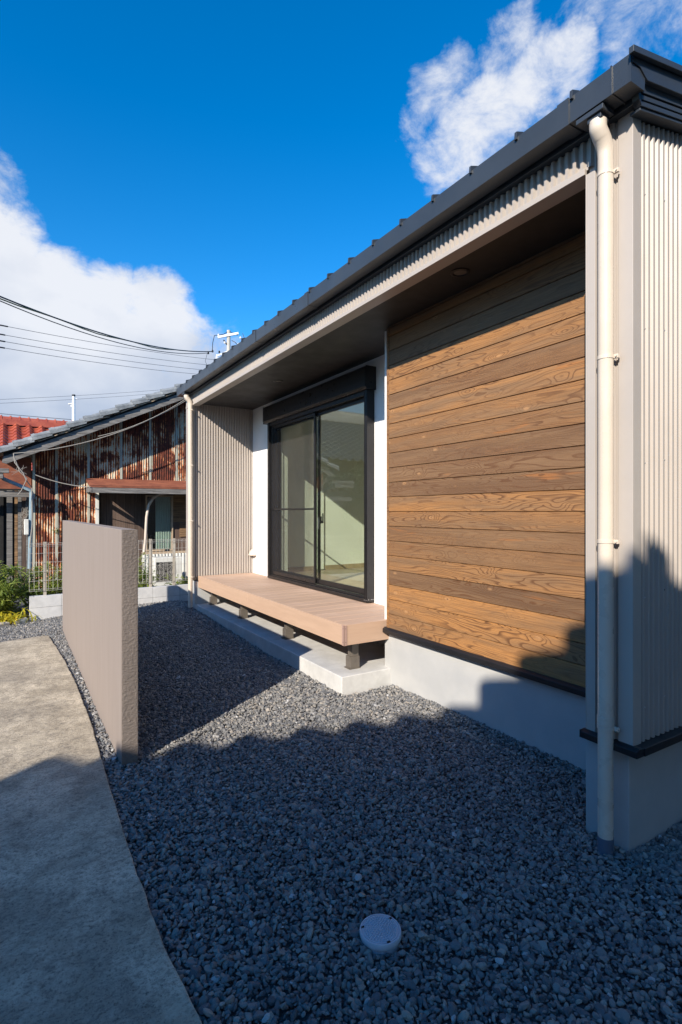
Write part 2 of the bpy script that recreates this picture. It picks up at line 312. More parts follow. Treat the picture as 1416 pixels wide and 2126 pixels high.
mat['bamboo_leaf'] = leaf_mat('narrow_green_leaf', (.07, .12, .022), (.38, .44, .085))
mat['yellow_leaf'] = leaf_mat('yellow_strap_leaf', (.35, .36, .03), (.62, .50, .04))
mat['dark_leaf'] = leaf_mat('dark_green_leaf', (.03, .055, .015), (.10, .14, .035))
# ------------------------------------------------------------------ mesh helpers
class MB:
    def __init__(s): s.v = []; s.f = []; s.a = []; s.cur = 0.0; s.mi = []; s.m = 0
    def add(s, vs, fs):
        o = len(s.v); s.v += [tuple(p) for p in vs]; s.f += [tuple(i + o for i in f) for f in fs]; s.a += [s.cur] * len(vs); s.mi += [s.m] * len(fs); return s
    def box(s, x0, x1, y0, y1, z0, z1):
        x0, x1 = sorted((x0, x1)); y0, y1 = sorted((y0, y1)); z0, z1 = sorted((z0, z1))
        return s.add([(x0,y0,z0),(x1,y0,z0),(x1,y1,z0),(x0,y1,z0),(x0,y0,z1),(x1,y0,z1),(x1,y1,z1),(x0,y1,z1)],
                     [(0,3,2,1),(4,5,6,7),(0,1,5,4),(1,2,6,5),(2,3,7,6),(3,0,4,7)])
    def prism(s, pts, ax, a, b):
        """closed outline pts (2D) extruded along axis ax (0,1,2) from a to b"""
        n = len(pts)
        def P(p, t):
            q = [0, 0, 0]; i = [k for k in range(3) if k != ax]; q[i[0]] = p[0]; q[i[1]] = p[1]; q[ax] = t; return q
        ar = sum(pts[i][0] * pts[(i + 1) % n][1] - pts[(i + 1) % n][0] * pts[i][1] for i in range(n))
        flip = (ar > 0) ^ (ax == 1)
        vs = [P(p, a) for p in pts] + [P(p, b) for p in pts]
        if flip: fs = [tuple(range(n))[::-1], tuple(range(n, 2 * n))] + [(i, (i + 1) % n, (i + 1) % n + n, i + n) for i in range(n)]
        else: fs = [tuple(range(n)), tuple(range(n, 2 * n))[::-1]] + [((i + 1) % n, i, i + n, (i + 1) % n + n) for i in range(n)]
        return s.add(vs, fs)
    def tube(s, pts, r, seg=12, cap=True):
        pts = [Vector(p) for p in pts]; n = len(pts); rs = r if isinstance(r, (list, tuple)) else [r] * n
        vs = []; up = None
        for i, p in enumerate(pts):
            t = (pts[min(i + 1, n - 1)] - pts[max(i - 1, 0)]).normalized()
            if up is None: up = t.orthogonal().normalized()
            else: up = (up - t * up.dot(t)).normalized()
            sd = t.cross(up)
            for k in range(seg):
                a = 2 * PI * k / seg; vs.append(p + (up * math.cos(a) + sd * math.sin(a)) * rs[i])
        fs = [(i * seg + k, i * seg + (k + 1) % seg, (i + 1) * seg + (k + 1) % seg, (i + 1) * seg + k) for i in range(n - 1) for k in range(seg)]
        if cap: fs += [tuple(range(seg))[::-1], tuple((n - 1) * seg + k for k in range(seg))]
        return s.add(vs, fs)
    def lathe(s, cx, cy, prof, seg=32):
        vs = [(cx + r * math.cos(2 * PI * k / seg), cy + r * math.sin(2 * PI * k / seg), z) for r, z in prof for k in range(seg)]
        n = len(prof); fs = [(i * seg + k, i * seg + (k + 1) % seg, (i + 1) * seg + (k + 1) % seg, (i + 1) * seg + k) for i in range(n - 1) for k in range(seg)]
        fs += [tuple(range(seg))[::-1], tuple((n - 1) * seg + k for k in range(seg))]
        return s.add(vs, fs)
    def build(s, name, material, parent=None, bevel=0, smooth=False, attr=None):
        me = bpy.data.meshes.new(name); me.from_pydata(s.v, [], s.f)
        mats = material if isinstance(material, list) else [material]
        for q in mats: me.materials.append(q)
        if len(mats) > 1: me.polygons.foreach_set('material_index', s.mi)
        if attr:
            at = me.attributes.new(attr, 'FLOAT', 'POINT'); at.data.foreach_set('value', s.a)
        me.update()
        if smooth: me.polygons.foreach_set('use_smooth', [True] * len(me.polygons)); me.set_sharp_from_angle(angle=math.radians(38))
        o = bpy.data.objects.new(name, me); COL.objects.link(o)
        if parent is not None:
            o.parent = parent; o.matrix_parent_inverse = Matrix.Translation(-Vector(parent.location)) if parent.get('_root') else Matrix()
        if bevel:
            b = o.modifiers.new('bevel', 'BEVEL'); b.width = bevel; b.segments = 2; b.limit_method = 'ANGLE'; b.angle_limit = math.radians(50)
        return o
def tag(o, label=None, cat=None, group=None, kind=None):
    if label: o['label'] = label
    if cat: o['category'] = cat
    if group: o['group'] = group
    if kind: o['kind'] = kind
    return o
def thing(name, loc, label, cat, group=None):
    o = bpy.data.objects.new(name, None); COL.objects.link(o); o.location = loc; o.empty_display_size = .2
    o['_root'] = 1
    return tag(o, label, cat, group)
def free(name, loc, rotz, label, cat, group=None):     # thing whose children are modelled in its own local space
    o = bpy.data.objects.new(name, None); COL.objects.link(o); o.location = loc; o.rotation_euler = (0, 0, rotz); o.empty_display_size = .2
    return tag(o, label, cat, group)
def corr_panel(mb, org, du, dn, width, z0, z1, pitch=.0375, depth=.015, ztop=None, prof=None):
    """corrugated sheet: runs along du (unit) from org for width, corrugation along normal dn; top height may vary with ztop(u)"""
    du = Vector(du); dn = Vector(dn); org = Vector(org)
    prof = prof or [(0, 0), (.30, 0), (.48, 1), (.82, 1), (1.0, 0)]
    us = []; k = 0
    while k * pitch < width:
        for a, h in prof[:-1]:
            u = (k + a) * pitch
            if u <= width: us.append((u, h * depth))
        k += 1
    us.append((width, 0))
    vs = []; fs = []
    for i, (u, h) in enumerate(us):
        p = org + du * u + dn * h; zt = ztop(u) if ztop else z1
        vs += [(p.x, p.y, z0), (p.x, p.y, zt)]
        if i: fs.append((2 * i - 2, 2 * i, 2 * i + 1, 2 * i - 1))
    mb.add(vs, fs); return mb
# ------------------------------------------------------------------ ground
def sstep(a, b, x): t = np.clip((x - a) / (b - a), 0, 1); return t * t * (3 - 2 * t)
def gz(x, y): return .085 * sstep(4.6, 8.2, y) * sstep(.1, 1.5, x)
xs = np.concatenate(([-600, -150, -40, -15], np.linspace(-6, 8, 85), [15, 40, 150, 600]))
ys = np.concatenate(([-600, -150, -40, -12], np.linspace(-4, 12, 97), [20, 40, 150, 600]))
GX, GY = np.meshgrid(xs, ys); GZ = gz(GX, GY) - .022
vs = np.stack([GX, GY, GZ], -1).reshape(-1, 3); nx = len(xs); ny = len(ys)
ii = (np.arange(ny - 1)[:, None] * nx + np.arange(nx - 1)[None]).reshape(-1)
fs = np.stack([ii, ii + 1, ii + nx + 1, ii + nx], -1)
me = bpy.data.meshes.new('ground'); me.from_pydata(vs.tolist(), [], fs.tolist()); me.materials.append(mat['bed'])
tag(bpy.data.objects.new('ground', me), kind='structure'); COL.objects.link(bpy.data.objects['ground'])
# old concrete path: long slab with a curved right edge
edge = [(x - .005 - .016 * min(1, max(0, (3.6 - y) / 1.2)) * min(1, max(0, (y - 1.45) / .6)), y) for x, y in [(.47, -6), (.452, .6), (.446, 1.45), (.431, 1.75), (.434, 2.22), (.441, 2.99), (.456, 3.9), (.456, 4.78), (.435, 5.6), (.405, 6.2), (.372, 6.78), (.355, 6.85)]]
top = [(.12, 6.81), (-.1, 6.74), (-.5, 6.62), (-1.2, 6.5), (-4.0, 6.3), (-4.0, -6)]
pts = []
for i in range(len(edge) - 1):
    a, b = edge[i], edge[i + 1]; n = max(1, int(math.dist(a, b) / .06))
    for k in range(n):
        t = k / n; x = a[0] + (b[0] - a[0]) * t; y = a[1] + (b[1] - a[1]) * t
        pts.append((x + (mnoise.noise((y * 6, 3, 0)) * .006 + mnoise.noise((y * 23, 8, 0)) * .004), y))
pts.append(edge[-1]); pts += top
pmb = MB(); pmb.prism(pts, 2, -.12, .020)
tag(pmb.build('path', mat['path'], None, .006), kind='structure')
def in_path(x, y):
    ex = np.interp(y, [p[1] for p in edge], [p[0] for p in edge]); ty = np.interp(x, [-4, -1.2, -.5, -.1, .12, .36], [6.3, 6.5, 6.62, 6.74, 6.81, 6.85])
    return (x < ex) & (y < ty) & (x > -4)
# gravel: individual crushed stones (instanced over the beds, nobody could count them)
def stone_mesh(seed):
    r = np.random.default_rng(seed); bm = bmesh.new(); bmesh.ops.create_icosphere(bm, subdivisions=3, radius=1)
    dirs = r.normal(size=(11, 3)); dirs /= np.linalg.norm(dirs, axis=1)[:, None]; offs = r.uniform(.52, .86, 11)
    ax = np.array([1.0, r.uniform(.62, .9), r.uniform(.42, .66)])
    for v in bm.verts:
        p = np.array(v.co)
        for dd, o in zip(dirs, offs):
            d_ = p @ dd
            if d_ > o: p = p - dd * (d_ - o) * .93
        v.co = p * ax
    me = bpy.data.meshes.new('stone'); bm.to_mesh(me); bm.free(); me.materials.append(mat['stone'])
    me.polygons.foreach_set('use_smooth', [True] * len(me.polygons)); return me
scol = bpy.data.collections.new('stone_shapes')
for i in range(14): scol.objects.link(bpy.data.objects.new('stone', stone_mesh(100 + i)))
def hexpts(x0, x1, y0, y1, sp):
    gx = np.arange(x0, x1, sp); gy = np.arange(y0, y1, sp * .866); X, Y = np.meshgrid(gx, gy); X = X + (np.arange(len(gy)) % 2)[:, None] * sp / 2
    X = X + RNG.uniform(-.45, .45, X.shape) * sp; Y = Y + RNG.uniform(-.45, .45, Y.shape) * sp; return X.ravel(), Y.ravel()
P = []
SP_ = .0144
for box in ((.38, 2.66, .2, 8.1), (2.14, 4.2, -.4, 1.30), (-2.6, .40, 6.2, 7.95), (.46, 2.2, -.4, .2), (.40, 2.30, 8.1, 8.2)):
    X, Y = hexpts(*box, SP_); P.append(np.stack([X, Y], 1))
P = np.concatenate(P); X, Y = P[:, 0], P[:, 1]
ok = ~in_path(X, Y - .0)
ok &= ~((X > 2.17) & (Y > 1.26) & (Y < 1.46)); ok &= ~((X > 2.165) & (Y > 3.49)) ; ok &= ~((X > 2.64) & (Y > 1.26))
ok &= ~((X > .52) & (X < .606) & (Y > 3.15) & (Y < 7.1)); ok &= ~(((X - 1.043) ** 2 + (Y - 1.446) ** 2) < .066 ** 2)
ok &= ~((X > .2) & (Y > 8.0 + .03 * (X - .2)))
ok &= ~((X < .2) & (Y > 7.5 + .9 * (X + .35)) & (X > -3))
P = P[ok]; n = len(P); X, Y = P[:, 0], P[:, 1]
Z = gz(X, Y) + RNG.normal(0, .004, n) - .005
nearwall = np.minimum(np.abs(X - 2.6), 1)
Z += .012 * np.exp(-((X - 2.6) / .12) ** 2) + .006 * np.sin(X * 5 + 1.3 * Y) * np.sin(Y * 4 + .5)
me = bpy.data.meshes.new('gravel'); me.from_pydata(np.stack([X, Y, Z], 1).tolist(), [], [])
rot = np.stack([RNG.normal(0, .45, n), RNG.normal(0, .45, n), RNG.uniform(0, 6.28, n)], 1)
sc_ = np.exp(RNG.normal(0, .34, n)) * .0102; sc_ = np.clip(sc_, .005, .022); sc = sc_[:, None] * np.stack([np.ones(n), RNG.uniform(.8, 1.15, n), RNG.uniform(.85, 1.25, n)], 1)
a = me.attributes.new('rot', 'FLOAT_VECTOR', 'POINT'); a.data.foreach_set('vector', rot.astype('f').ravel())
a = me.attributes.new('scl', 'FLOAT_VECTOR', 'POINT'); a.data.foreach_set('vector', sc.astype('f').ravel())
gravel = bpy.data.objects.new('gravel', me); COL.objects.link(gravel)
tag(gravel, 'bed of dark blue grey crushed stone between the path and the house', 'gravel', kind='stuff')
gt = bpy.data.node_groups.new('scatter_stones', 'GeometryNodeTree')
gt.interface.new_socket('Geometry', in_out='INPUT', socket_type='NodeSocketGeometry'); gt.interface.new_socket('Geometry', in_out='OUTPUT', socket_type='NodeSocketGeometry')
gi = gt.nodes.new('NodeGroupInput'); go = gt.nodes.new('NodeGroupOutput'); iop = gt.nodes.new('GeometryNodeInstanceOnPoints')
ci = gt.nodes.new('GeometryNodeCollectionInfo'); ci.inputs['Collection'].default_value = scol; ci.inputs['Separate Children'].default_value = True; ci.inputs['Reset Children'].default_value = True
na = gt.nodes.new('GeometryNodeInputNamedAttribute'); na.data_type = 'FLOAT_VECTOR'; na.inputs['Name'].default_value = 'rot'
nb = gt.nodes.new('GeometryNodeInputNamedAttribute'); nb.data_type = 'FLOAT_VECTOR'; nb.inputs['Name'].default_value = 'scl'
er = gt.nodes.new('FunctionNodeEulerToRotation')
gl_ = gt.links
gl_.new(gi.outputs[0], iop.inputs['Points']); gl_.new(ci.outputs[0], iop.inputs['Instance']); iop.inputs['Pick Instance'].default_value = True
gl_.new(na.outputs['Attribute'], er.inputs[0]); gl_.new(er.outputs[0], iop.inputs['Rotation']); gl_.new(nb.outputs['Attribute'], iop.inputs['Scale']); gl_.new(iop.outputs[0], go.inputs[0])
md = gravel.modifiers.new('scatter', 'NODES'); md.node_group = gt
# ------------------------------------------------------------------ the new house
FX = 2.14; WX = 2.60; BX = 3.02; Y0 = 1.23; Y1 = 7.67; SZ = 2.895
house = thing('house', (2.14, 1.23, 0), 'new single storey house with taupe corrugated siding, cedar boards and a charcoal metal roof', 'house')
mb = MB()
mb.box(2.171, 2.171 + .5, 1.264, 1.46, -.2, .43); mb.box(2.633, 2.9, 1.40, 3.515, -.2, .47); mb.box(2.70, 9, 1.266, 1.5, -.2, .43)
mb.box(2.64, 3.2, 3.514, 3.60, -.2, .50); mb.box(3.03, 3.25, 3.6, 7.40, -.2, .52); mb.box(2.171, 3.3, 7.37, 7.64, -.2, .44)
mb.build('foundation', mat['foundation'], house, .004)
# corrugated cladding
mb = MB(); corr_panel(mb, (FX, 1.286, 0), (0, 1, 0), (-1, 0, 0), .098, .46, 3.02)
corr_panel(mb, (FX + .0, 1.386, 0), (0, 1, 0), (-1, 0, 0), Y1 - 1.43, 2.889, 3.02); mb.box(FX + .001, FX + .03, 1.24, 1.42, .46, 3.015); mb.box(FX + .001, FX + .03, 1.421, 7.64, 2.895, 3.015)
mb.build('front_siding', mat['siding'], house)
mb = MB(); corr_panel(mb, (2.186, Y0 + .008, 0), (1, 0, 0), (0, -1, 0), 4.2, .46, 3.2, ztop=lambda u: 2.99 + .2 * u); mb.box(2.15, 9, Y0 + .0095, Y0 + .03, .462, 3.0)
mb.build('end_siding', mat['siding'], house)
mb = MB(); corr_panel(mb, (2.165, 7.385, 0), (1, 0, 0), (0, -1, 0), .86, .50, 2.9); mb.box(2.142, 3.03, 7.387, 7.40, .5, 2.9)
mb.build('porch_siding', mat['siding'], house)
mb = MB(); mb.box(2.15, 3.1, 7.41, 7.64, .46, 3.0); mb.build('body_wall', mat['siding'], house); mb = MB(); mb.box(9, 9.02, 1.25, 7.6, .4, 3.9); mb.build('body_wall', mat['siding'], house); mb = MB(); mb.box(2.5, 9, 7.63, 7.65, .4, 2.95); mb.build('body_wall', mat['siding'], house); mb = MB(); mb.box(2.65, 3.0, 1.27, 3.49, .47, 2.89); mb.build('body_wall', mat['siding'], house)
# flat flashings
mb = MB()
mb.box(2.126, 2.139, 1.384, 1.424, .455, 2.862); mb.box(2.126, 2.60, 1.4245, 1.430, .455, 2.862)
mb.prism([(2.128, 1.222), (2.188, 1.222), (2.188, 1.233), (2.139, 1.233), (2.139, 1.285), (2.128, 1.285)], 2, .45, 3.02)
mb.box(2.134, 2.1395, 1.290, 1.296, .46, 3.02)
mb.build('corner_flashing', mat['trim'], house, .0015); mb = MB()
mb.prism([(2.128, 7.375), (2.168, 7.375), (2.168, 7.384), (2.139, 7.384), (2.139, 7.665), (2.128, 7.665)], 2, .49, 3.02)
mb.box(2.995, 3.019, 7.370, 7.3735, .52, 2.895)
mb.build('corner_flashing', mat['trim'], house, .0015)
mb = MB(); mb.prism([(2.120, 2.863), (2.215, 2.863), (2.215, 2.894), (2.2, 2.894), (2.2, 2.87), (2.137, 2.87), (2.137, 2.890), (2.120, 2.890)], 1, 1.4305, 7.37)
mb.box(2.122, 2.1385, 7.371, 7.66, 2.863, 2.890)
mb.build('lintel_trim', mat['trim'], house, .0015)
mb = MB()
for z in (.62, 1.02, 1.43, 1.83, 2.23, 2.63, 2.93):
    for yy, xx in ((1.313, FX - .011), (1.340, FX - .011)):
        mb = MB(); mb.tube([(xx - .003, yy, z), (xx + .002, yy, z)], .0035, 8); mb.build('rivet', mat['chrome'], house)
for k in range(9):
    for z in (.6, 1.05, 1.6, 2.15, 2.7): mb = MB(); mb.tube([(2.213 + .150 * k, Y0 - .010, z + .02 * (k % 2)), (2.213 + .150 * k, Y0 - .005, z + .02 * (k % 2))], .003, 8); mb.build('rivet', mat['chrome'], house)
# black drip flashing above the foundation
mb = MB(); mb.prism([(2.100, .425), (2.15, .425), (2.15, .458), (2.118, .462), (2.100, .452)], 1, 1.190, 1.436); mb.box(2.1505, 9, 1.186, 1.26, .425, .458)
mb.box(2.1, 2.6, 1.436, 1.442, .425, .458)
mb.prism([(2.570, .425), (2.64, .425), (2.64, .468), (2.59, .468), (2.570, .455)], 1, 1.44, 3.535)
mb.build('drip_flashing', mat['blacktrim'], house, .002)
# cedar boards
mb = MB(); zb = .463; k = 0
while zb < 2.87:
    mb.cur = k + .37; h = min(.1175, 2.878 - zb); g = .0035
    prof = [(WX + .018, zb), (WX + .007, zb + .001), (WX, zb + g), (WX, zb + h - g), (WX + .007, zb + h - .001), (WX + .018, zb + h)]
    mb.prism(prof, 1, 1.4305, 3.486); zb += .1175; k += 1
mb.build('cedar_cladding', mat['cedar'], house, attr='bid')
mb = MB(); mb.cur = 51.3; mb.box(WX - .006, WX + .03, 3.487, 3.513, .463, 2.885); mb.cur = 63.2; mb.box(WX - .004, WX + .02, 1.4306, 3.486, 2.879, 2.894)
mb.build('cladding_edge_trim', mat['cedar'], house, .0015, attr='bid')
mb = MB(); mb.box(WX + .0185, WX + .05, 1.43, 3.512, .46, 2.89); mb.build('cladding_backing', mat['dark'], house)
# white stucco wall with the opening (boxes butt together)
mb = MB(); mb.box(BX, BX + .12, 3.515, 4.33, .50, SZ); mb.box(BX, BX + .12, 6.60, 7.3725, .50, SZ); mb.box(BX, BX + .12, 4.3301, 6.5999, 2.62, SZ); mb.box(BX, BX + .12, 4.3301, 6.5999, .40, .515)
mb.box(2.64, BX, 3.514, 3.60, .50, SZ)
mb.build('stucco_wall', mat['stucco'], house)
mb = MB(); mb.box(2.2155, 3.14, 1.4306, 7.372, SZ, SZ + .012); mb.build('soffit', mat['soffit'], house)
for i, (x, y) in enumerate(((2.386, 2.462), (2.603, 5.594))):
    b2 = MB(); b2.lathe(x, y, [(.030, SZ - .001), (.058, SZ - .001), (.060, SZ - .006), (.054, SZ - .009), (.043, SZ - .008), (.040, SZ - .002), (.03, SZ - .0015)], 32)
    dl = b2.build('downlight', mat['blacktrim'], house, smooth=True)
    b3 = MB(); b3.lathe(x, y, [(.001, SZ - .0018), (.039, SZ - .0018), (.039, SZ - .0030), (.001, SZ - .0045)], 24); b3.build('lens', mat['legmetal'], dl)
# room behind the window
mb = MB(); mb.box(3.1405, 7.0, 6.9, 7.0, .3, 2.8); mb.box(7.0, 7.1, 3.6, 7.0, .3, 2.8); mb.box(3.1405, 7.0, 3.52, 3.6, .3, 2.8); mb.box(3.1405, 7.0, 3.6, 6.9, 2.75, 2.8)
mb.box(3.80, 3.93, 6.87, 6.899, .56, 2.749); mb.box(3.1405, 3.22, 6.62, 6.899, .56, 2.749)
mb.build('room_wall', mat['interior'], house)
mb = MB(); mb.box(3.1405, 6.999, 3.601, 6.899, .45, .545); mb.build('room_floor', mat['floorwood'], house)
mb = MB(); mb.box(3.96, 6.99, 6.885, 6.898, .546, .61); mb.box(3.3, 3.79, 6.885, 6.898, .546, .61); mb.build('skirting', mat['palewood'], house)
# window
wy0, wy1 = 4.285, 6.645; wz0, wz1 = .522, 2.585
win = MB(); win.box(2.93, 3.019, wy0, wy0 + .05, wz0, wz1); win.box(2.93, 3.019, wy1 - .05, wy1, wz0, wz1)
win.box(2.93, 3.10, wy0 + .0501, wy1 - .0501, wz0, wz0 + .035); win.box(2.94, 3.10, wy0 + .0501, wy1 - .0501, wz1 - .045, wz1)
win.box(2.95, 2.962, wy0 + .0502, wy1 - .0502, wz0 + .0355, wz0 + .052); win.box(2.985, 2.99, wy0 + .0502, wy1 - .0502, wz0 + .0355, wz0 + .05)
win.box(3.021, 3.10, 4.331, 4.345, wz0 + .036, wz1 - .046); win.box(3.021, 3.10, 6.585, 6.599, wz0 + .036, wz1 - .046)
win.box(2.925, 2.9295, wy0 + .012, wy0 + .02, wz0 + .02, wz1); win.box(2.925, 2.9295, wy0 + .038, wy0 + .044, wz0 + .02, wz1)
window = win.build('window', mat['frame'], house, .002)
mb = MB(); mb.prism([(2.905, 2.592), (2.893, 2.61), (2.893, 2.792), (2.905, 2.806), (3.019, 2.806), (3.019, 2.586), (2.915, 2.586)], 1, 4.262, 6.712)
mb.box(2.899, 3.0185, 4.255, 4.2615, 2.583, 2.809); mb.box(2.899, 3.0185, 6.7125, 6.719, 2.583, 2.809); mb.box(2.8905, 2.8925, 4.27, 6.70, 2.66, 2.664)
sb = mb.build('shutter_box', mat['frame'], window, .002)
def sash(name, x, ya, yb, st=.034):
    b = MB(); z0, z1 = wz0 + .053, wz1 - .046
    b.box(x, x + .024, ya, ya + st, z0, z1); b.box(x, x + .024, yb - st, yb, z0, z1); b.box(x, x + .024, ya + st, yb - st, z0, z0 + .06); b.box(x, x + .024, ya + st, yb - st, z1 - .04, z1)
    f = b.build(name, mat['frame'], window, .0015)
    g = MB(); g.box(x + .009, x + .014, ya + st - .004, yb - st + .004, z0 + .055, z1 - .036); g.build('glass_pane', mat['glass'], f); return f
sash('sash', 2.993, wy0 + .052, 5.47); sash('sash', 3.024, 5.40, wy1 - .052)
b = MB(); z0, z1 = wz0 + .056, wz1 - .05; x = 2.962; ya, yb = 5.385, wy1 - .052
b.box(x, x + .014, ya, ya + .026, z0, z1); b.box(x, x + .014, yb - .026, yb, z0, z1); b.box(x, x + .014, ya + .026, yb - .026, z0, z0 + .045); b.box(x, x + .014, ya + .026, yb - .026, z1 - .03, z1); b.box(x, x + .014, ya + .026, yb - .026, 1.425, 1.445)
sf = b.build('screen_frame', mat['frame'], window, .0015)
b = MB(); b.box(x + .006, x + .0075, ya + .02, yb - .02, z0 + .04, z1 - .028); b.build('insect_screen', mat['screen'], sf)
b = MB(); b.box(3.025, 3.036, 5.352, 5.366, 1.27, 1.35); b.box(3.018, 3.040, 5.366, 5.40, 1.275, 1.290); b.box(3.018, 3.045, 5.335, 5.352, 1.27, 1.30); b.box(3.034, 3.046, 5.330, 5.344, 1.275, 1.385)
b.build('window_handle', mat['blacktrim'], window, .003)
b = MB(); b.tube([(2.96, wy0 + .03, .545), (2.957, wy0 + .03, .545)], .005, 8)
b.build('frame_screw', mat['chrome'], window)
for yy in (wy0 + .01, wy0 + .04): b = MB(); b.tube([(2.924, yy, .545), (2.929, yy, .545)], .004, 8); b.build('frame_screw', mat['chrome'], window)
for xx in (2.95, 2.98, 3.0): b = MB(); b.tube([(xx, wy0 - .004, .55), (xx, wy0 + .001, .55)], .004, 8); b.build('frame_screw', mat['chrome'], window)
# vent cap on the stucco
b = MB(); vs = []; fs = []; N = 16; Rv = .075
for i in range(7):
    t = i / 6 * PI / 2
    for k in range(N + 1):
        a_ = PI * k / N; vs.append((BX - .001 - .085 * math.sin(t), 7.30 + Rv * math.cos(a_) * (math.cos(t) * .6 + .4), .775 + Rv * 1.5 * math.sin(a_) * (math.cos(t) * .45 + .55 * (1 - t / 1.6))))
for i in range(6):
    for k in range(N): q = i * (N + 1) + k; fs.append((q, q + 1, q + N + 2, q + N + 1))
b.add(vs, fs); b.box(BX - .006, BX - .0005, 7.22, 7.369, .765, .775); b.build('vent_hood', mat['pipe'], house, smooth=True)
# roof
def rzx(x): return 3.150 + .19 * (x - 1.99)
mb = MB(); mb.prism([(2.00, 3.100), (2.00, 3.134), (6.2, 3.134 + .2 * 4.2), (9.3, 3.36), (9.3, 3.26), (6.2, 3.86), (2.10, 3.07), (2.05, 3.10)], 1, 1.148, 7.70)
mb.box(2.095, 2.139, 1.20, 7.68, 3.012, 3.10)
roof = mb.build('roof', mat['roofmetal'], house, .002)
mb = MB(); yk = 1.403
while yk < 7.6:
    mb.prism([(1.985, 3.120), (1.988, 3.156), (2.03, 3.170), (6.2, 3.995), (6.2, 3.95), (2.0, 3.120)], 1, yk - .0065, yk + .0065); yk += .2885
mb.build('standing_seam', mat['roofmetal'], roof, .001)
# verge boards at the near end: upper band, deep band, lower flashing strips
mb = MB()
def band(x0, za, zb, ya, yb, sl=.19, x1=6.2):
    d_ = (x1 - x0) * sl; mb.prism([(x0, za), (x1, za + d_), (x1, zb + d_), (x0, zb)], 1, ya, yb)
band(1.970, 3.112, 3.137, 1.128, 1.1475, .206)
band(2.10, 3.130, 3.1600, 1.178, 1.2, .2); band(2.12, 3.141, 3.160, 1.148, 1.178, .2)
band(2.10, 3.117, 3.1295, 1.190, 1.2, .2)
band(2.10, 3.037, 3.1165, 1.168, 1.2, .2); band(2.10, 3.014, 3.032, 1.172, 1.2, .2); band(2.10, 2.990, 3.009, 1.174, 1.2, .2)
band(2.10, 3.032, 3.037, 1.184, 1.2, .2); band(2.10, 3.009, 3.014, 1.184, 1.2, .2); band(2.105, 2.978, 2.9895, 1.180, 1.222, .2)
mb.build('verge_fascia', mat['roofmetal'], roof, .0015)
mb = MB(); mb.prism([(2.085, 3.01), (2.099, 2.992), (2.099, 3.12), (2.05, 3.117)], 1, 1.172, 1.2); mb.build('eave_closure', mat['blacktrim'], roof)
mb = MB(); mb.prism([(1.998, 3.030), (2.084, 3.030), (2.094, 3.120), (2.090, 3.120), (2.081, 3.034), (2.001, 3.034), (1.998, 3.129), (2.004, 3.131), (2.004, 3.136), (1.996, 3.136)], 1, 1.160, 7.655)
gutter = mb.build('gutter', mat['gutter'], roof, .001)
mb = MB()
for yy in (1.153, 7.656): mb = MB(); mb.prism([(1.994, 3.027), (2.086, 3.027), (2.097, 3.124), (2.097, 3.137), (1.992, 3.138)], 1, yy, yy + .006); mb.build('gutter_end_cap', mat['gutter'], gutter)
for yy in (1.228, 1.418, 3.74, 4.80): mb = MB(); mb.prism([(1.9955, 3.027), (2.087, 3.027), (2.097, 3.122), (2.100, 3.128), (2.088, 3.0265), (1.9935, 3.0265), (1.991, 3.138), (1.9955, 3.138)], 1, yy, yy + (.006 if yy < 1.3 else .055)); mb.build('gutter_joint', mat['gutter'], gutter)
for yc, top in ((1.316, 1), (7.36, 0)):
    mb = MB(); mb.box(2.002, 2.080, yc - .045, yc + .075, 3.006, 3.0265); mb.box(2.012, 2.070, yc - .03, yc + .03, 2.985, 3.006); mb.build('gutter_outlet', mat['gutter'], gutter, .002)
# downpipes
for yc, nm in ((1.316, 'near'), (7.33, 'far')):
    r = .030; pth = [(2.040, yc, 2.990), (2.040, yc, 2.972)]
    for k in range(1, 7): t = k / 6 * .85; pth.append((2.040 + .035 * (1 - math.cos(t)), yc, 2.972 - .035 * math.sin(t)))
    pth += [(2.078, yc, 2.922)]
    pth2 = [(2.056, yc, 2.945), (2.074, yc, 2.924), (2.088, yc, 2.90), (2.092, yc, 2.87), (2.092, yc, .55)]
    mb = MB(); mb.tube(pth[:5] + [(2.062, yc, 2.937)], .0335, 24); mb.tube(pth2, [.0335, .0335, .0325, .0305, .030], 24)
    if nm == 'near': mb.tube([(2.092, yc, .56), (2.092, yc, .522)], .0325, 24)
    mb.tube([(2.092, yc, .55), (2.092, yc, .052 if nm == 'near' else .10)], .0297, 24)
    dp = mb.build('downpipe', mat['pipe'], house, smooth=True)
    mb = MB(); mb.tube([(2.092, yc, .062 if nm == 'near' else .07), (2.092, yc, -.05)], [.0315, .0315], 24)
    if nm == 'near': mb.build('pipe_socket', mat['pipe_socket'], dp, smooth=True)
    for z in (2.792, 2.036, 1.279, .514):
        mb = MB(); mb.tube([(2.092, yc, z - .007), (2.092, yc, z + .007)], .0328, 24); mb.box(2.118, 2.139, yc - .006, yc + .006, z - .006, z + .006)
        mb.box(2.098, 2.110, yc - .050, yc - .030, z - .008, z + .008); mb.tube([(2.092, yc - .043, z), (2.116, yc - .043, z)], .0045, 8)
        mb.build('pipe_clamp', mat['pipe'], dp, smooth=True)
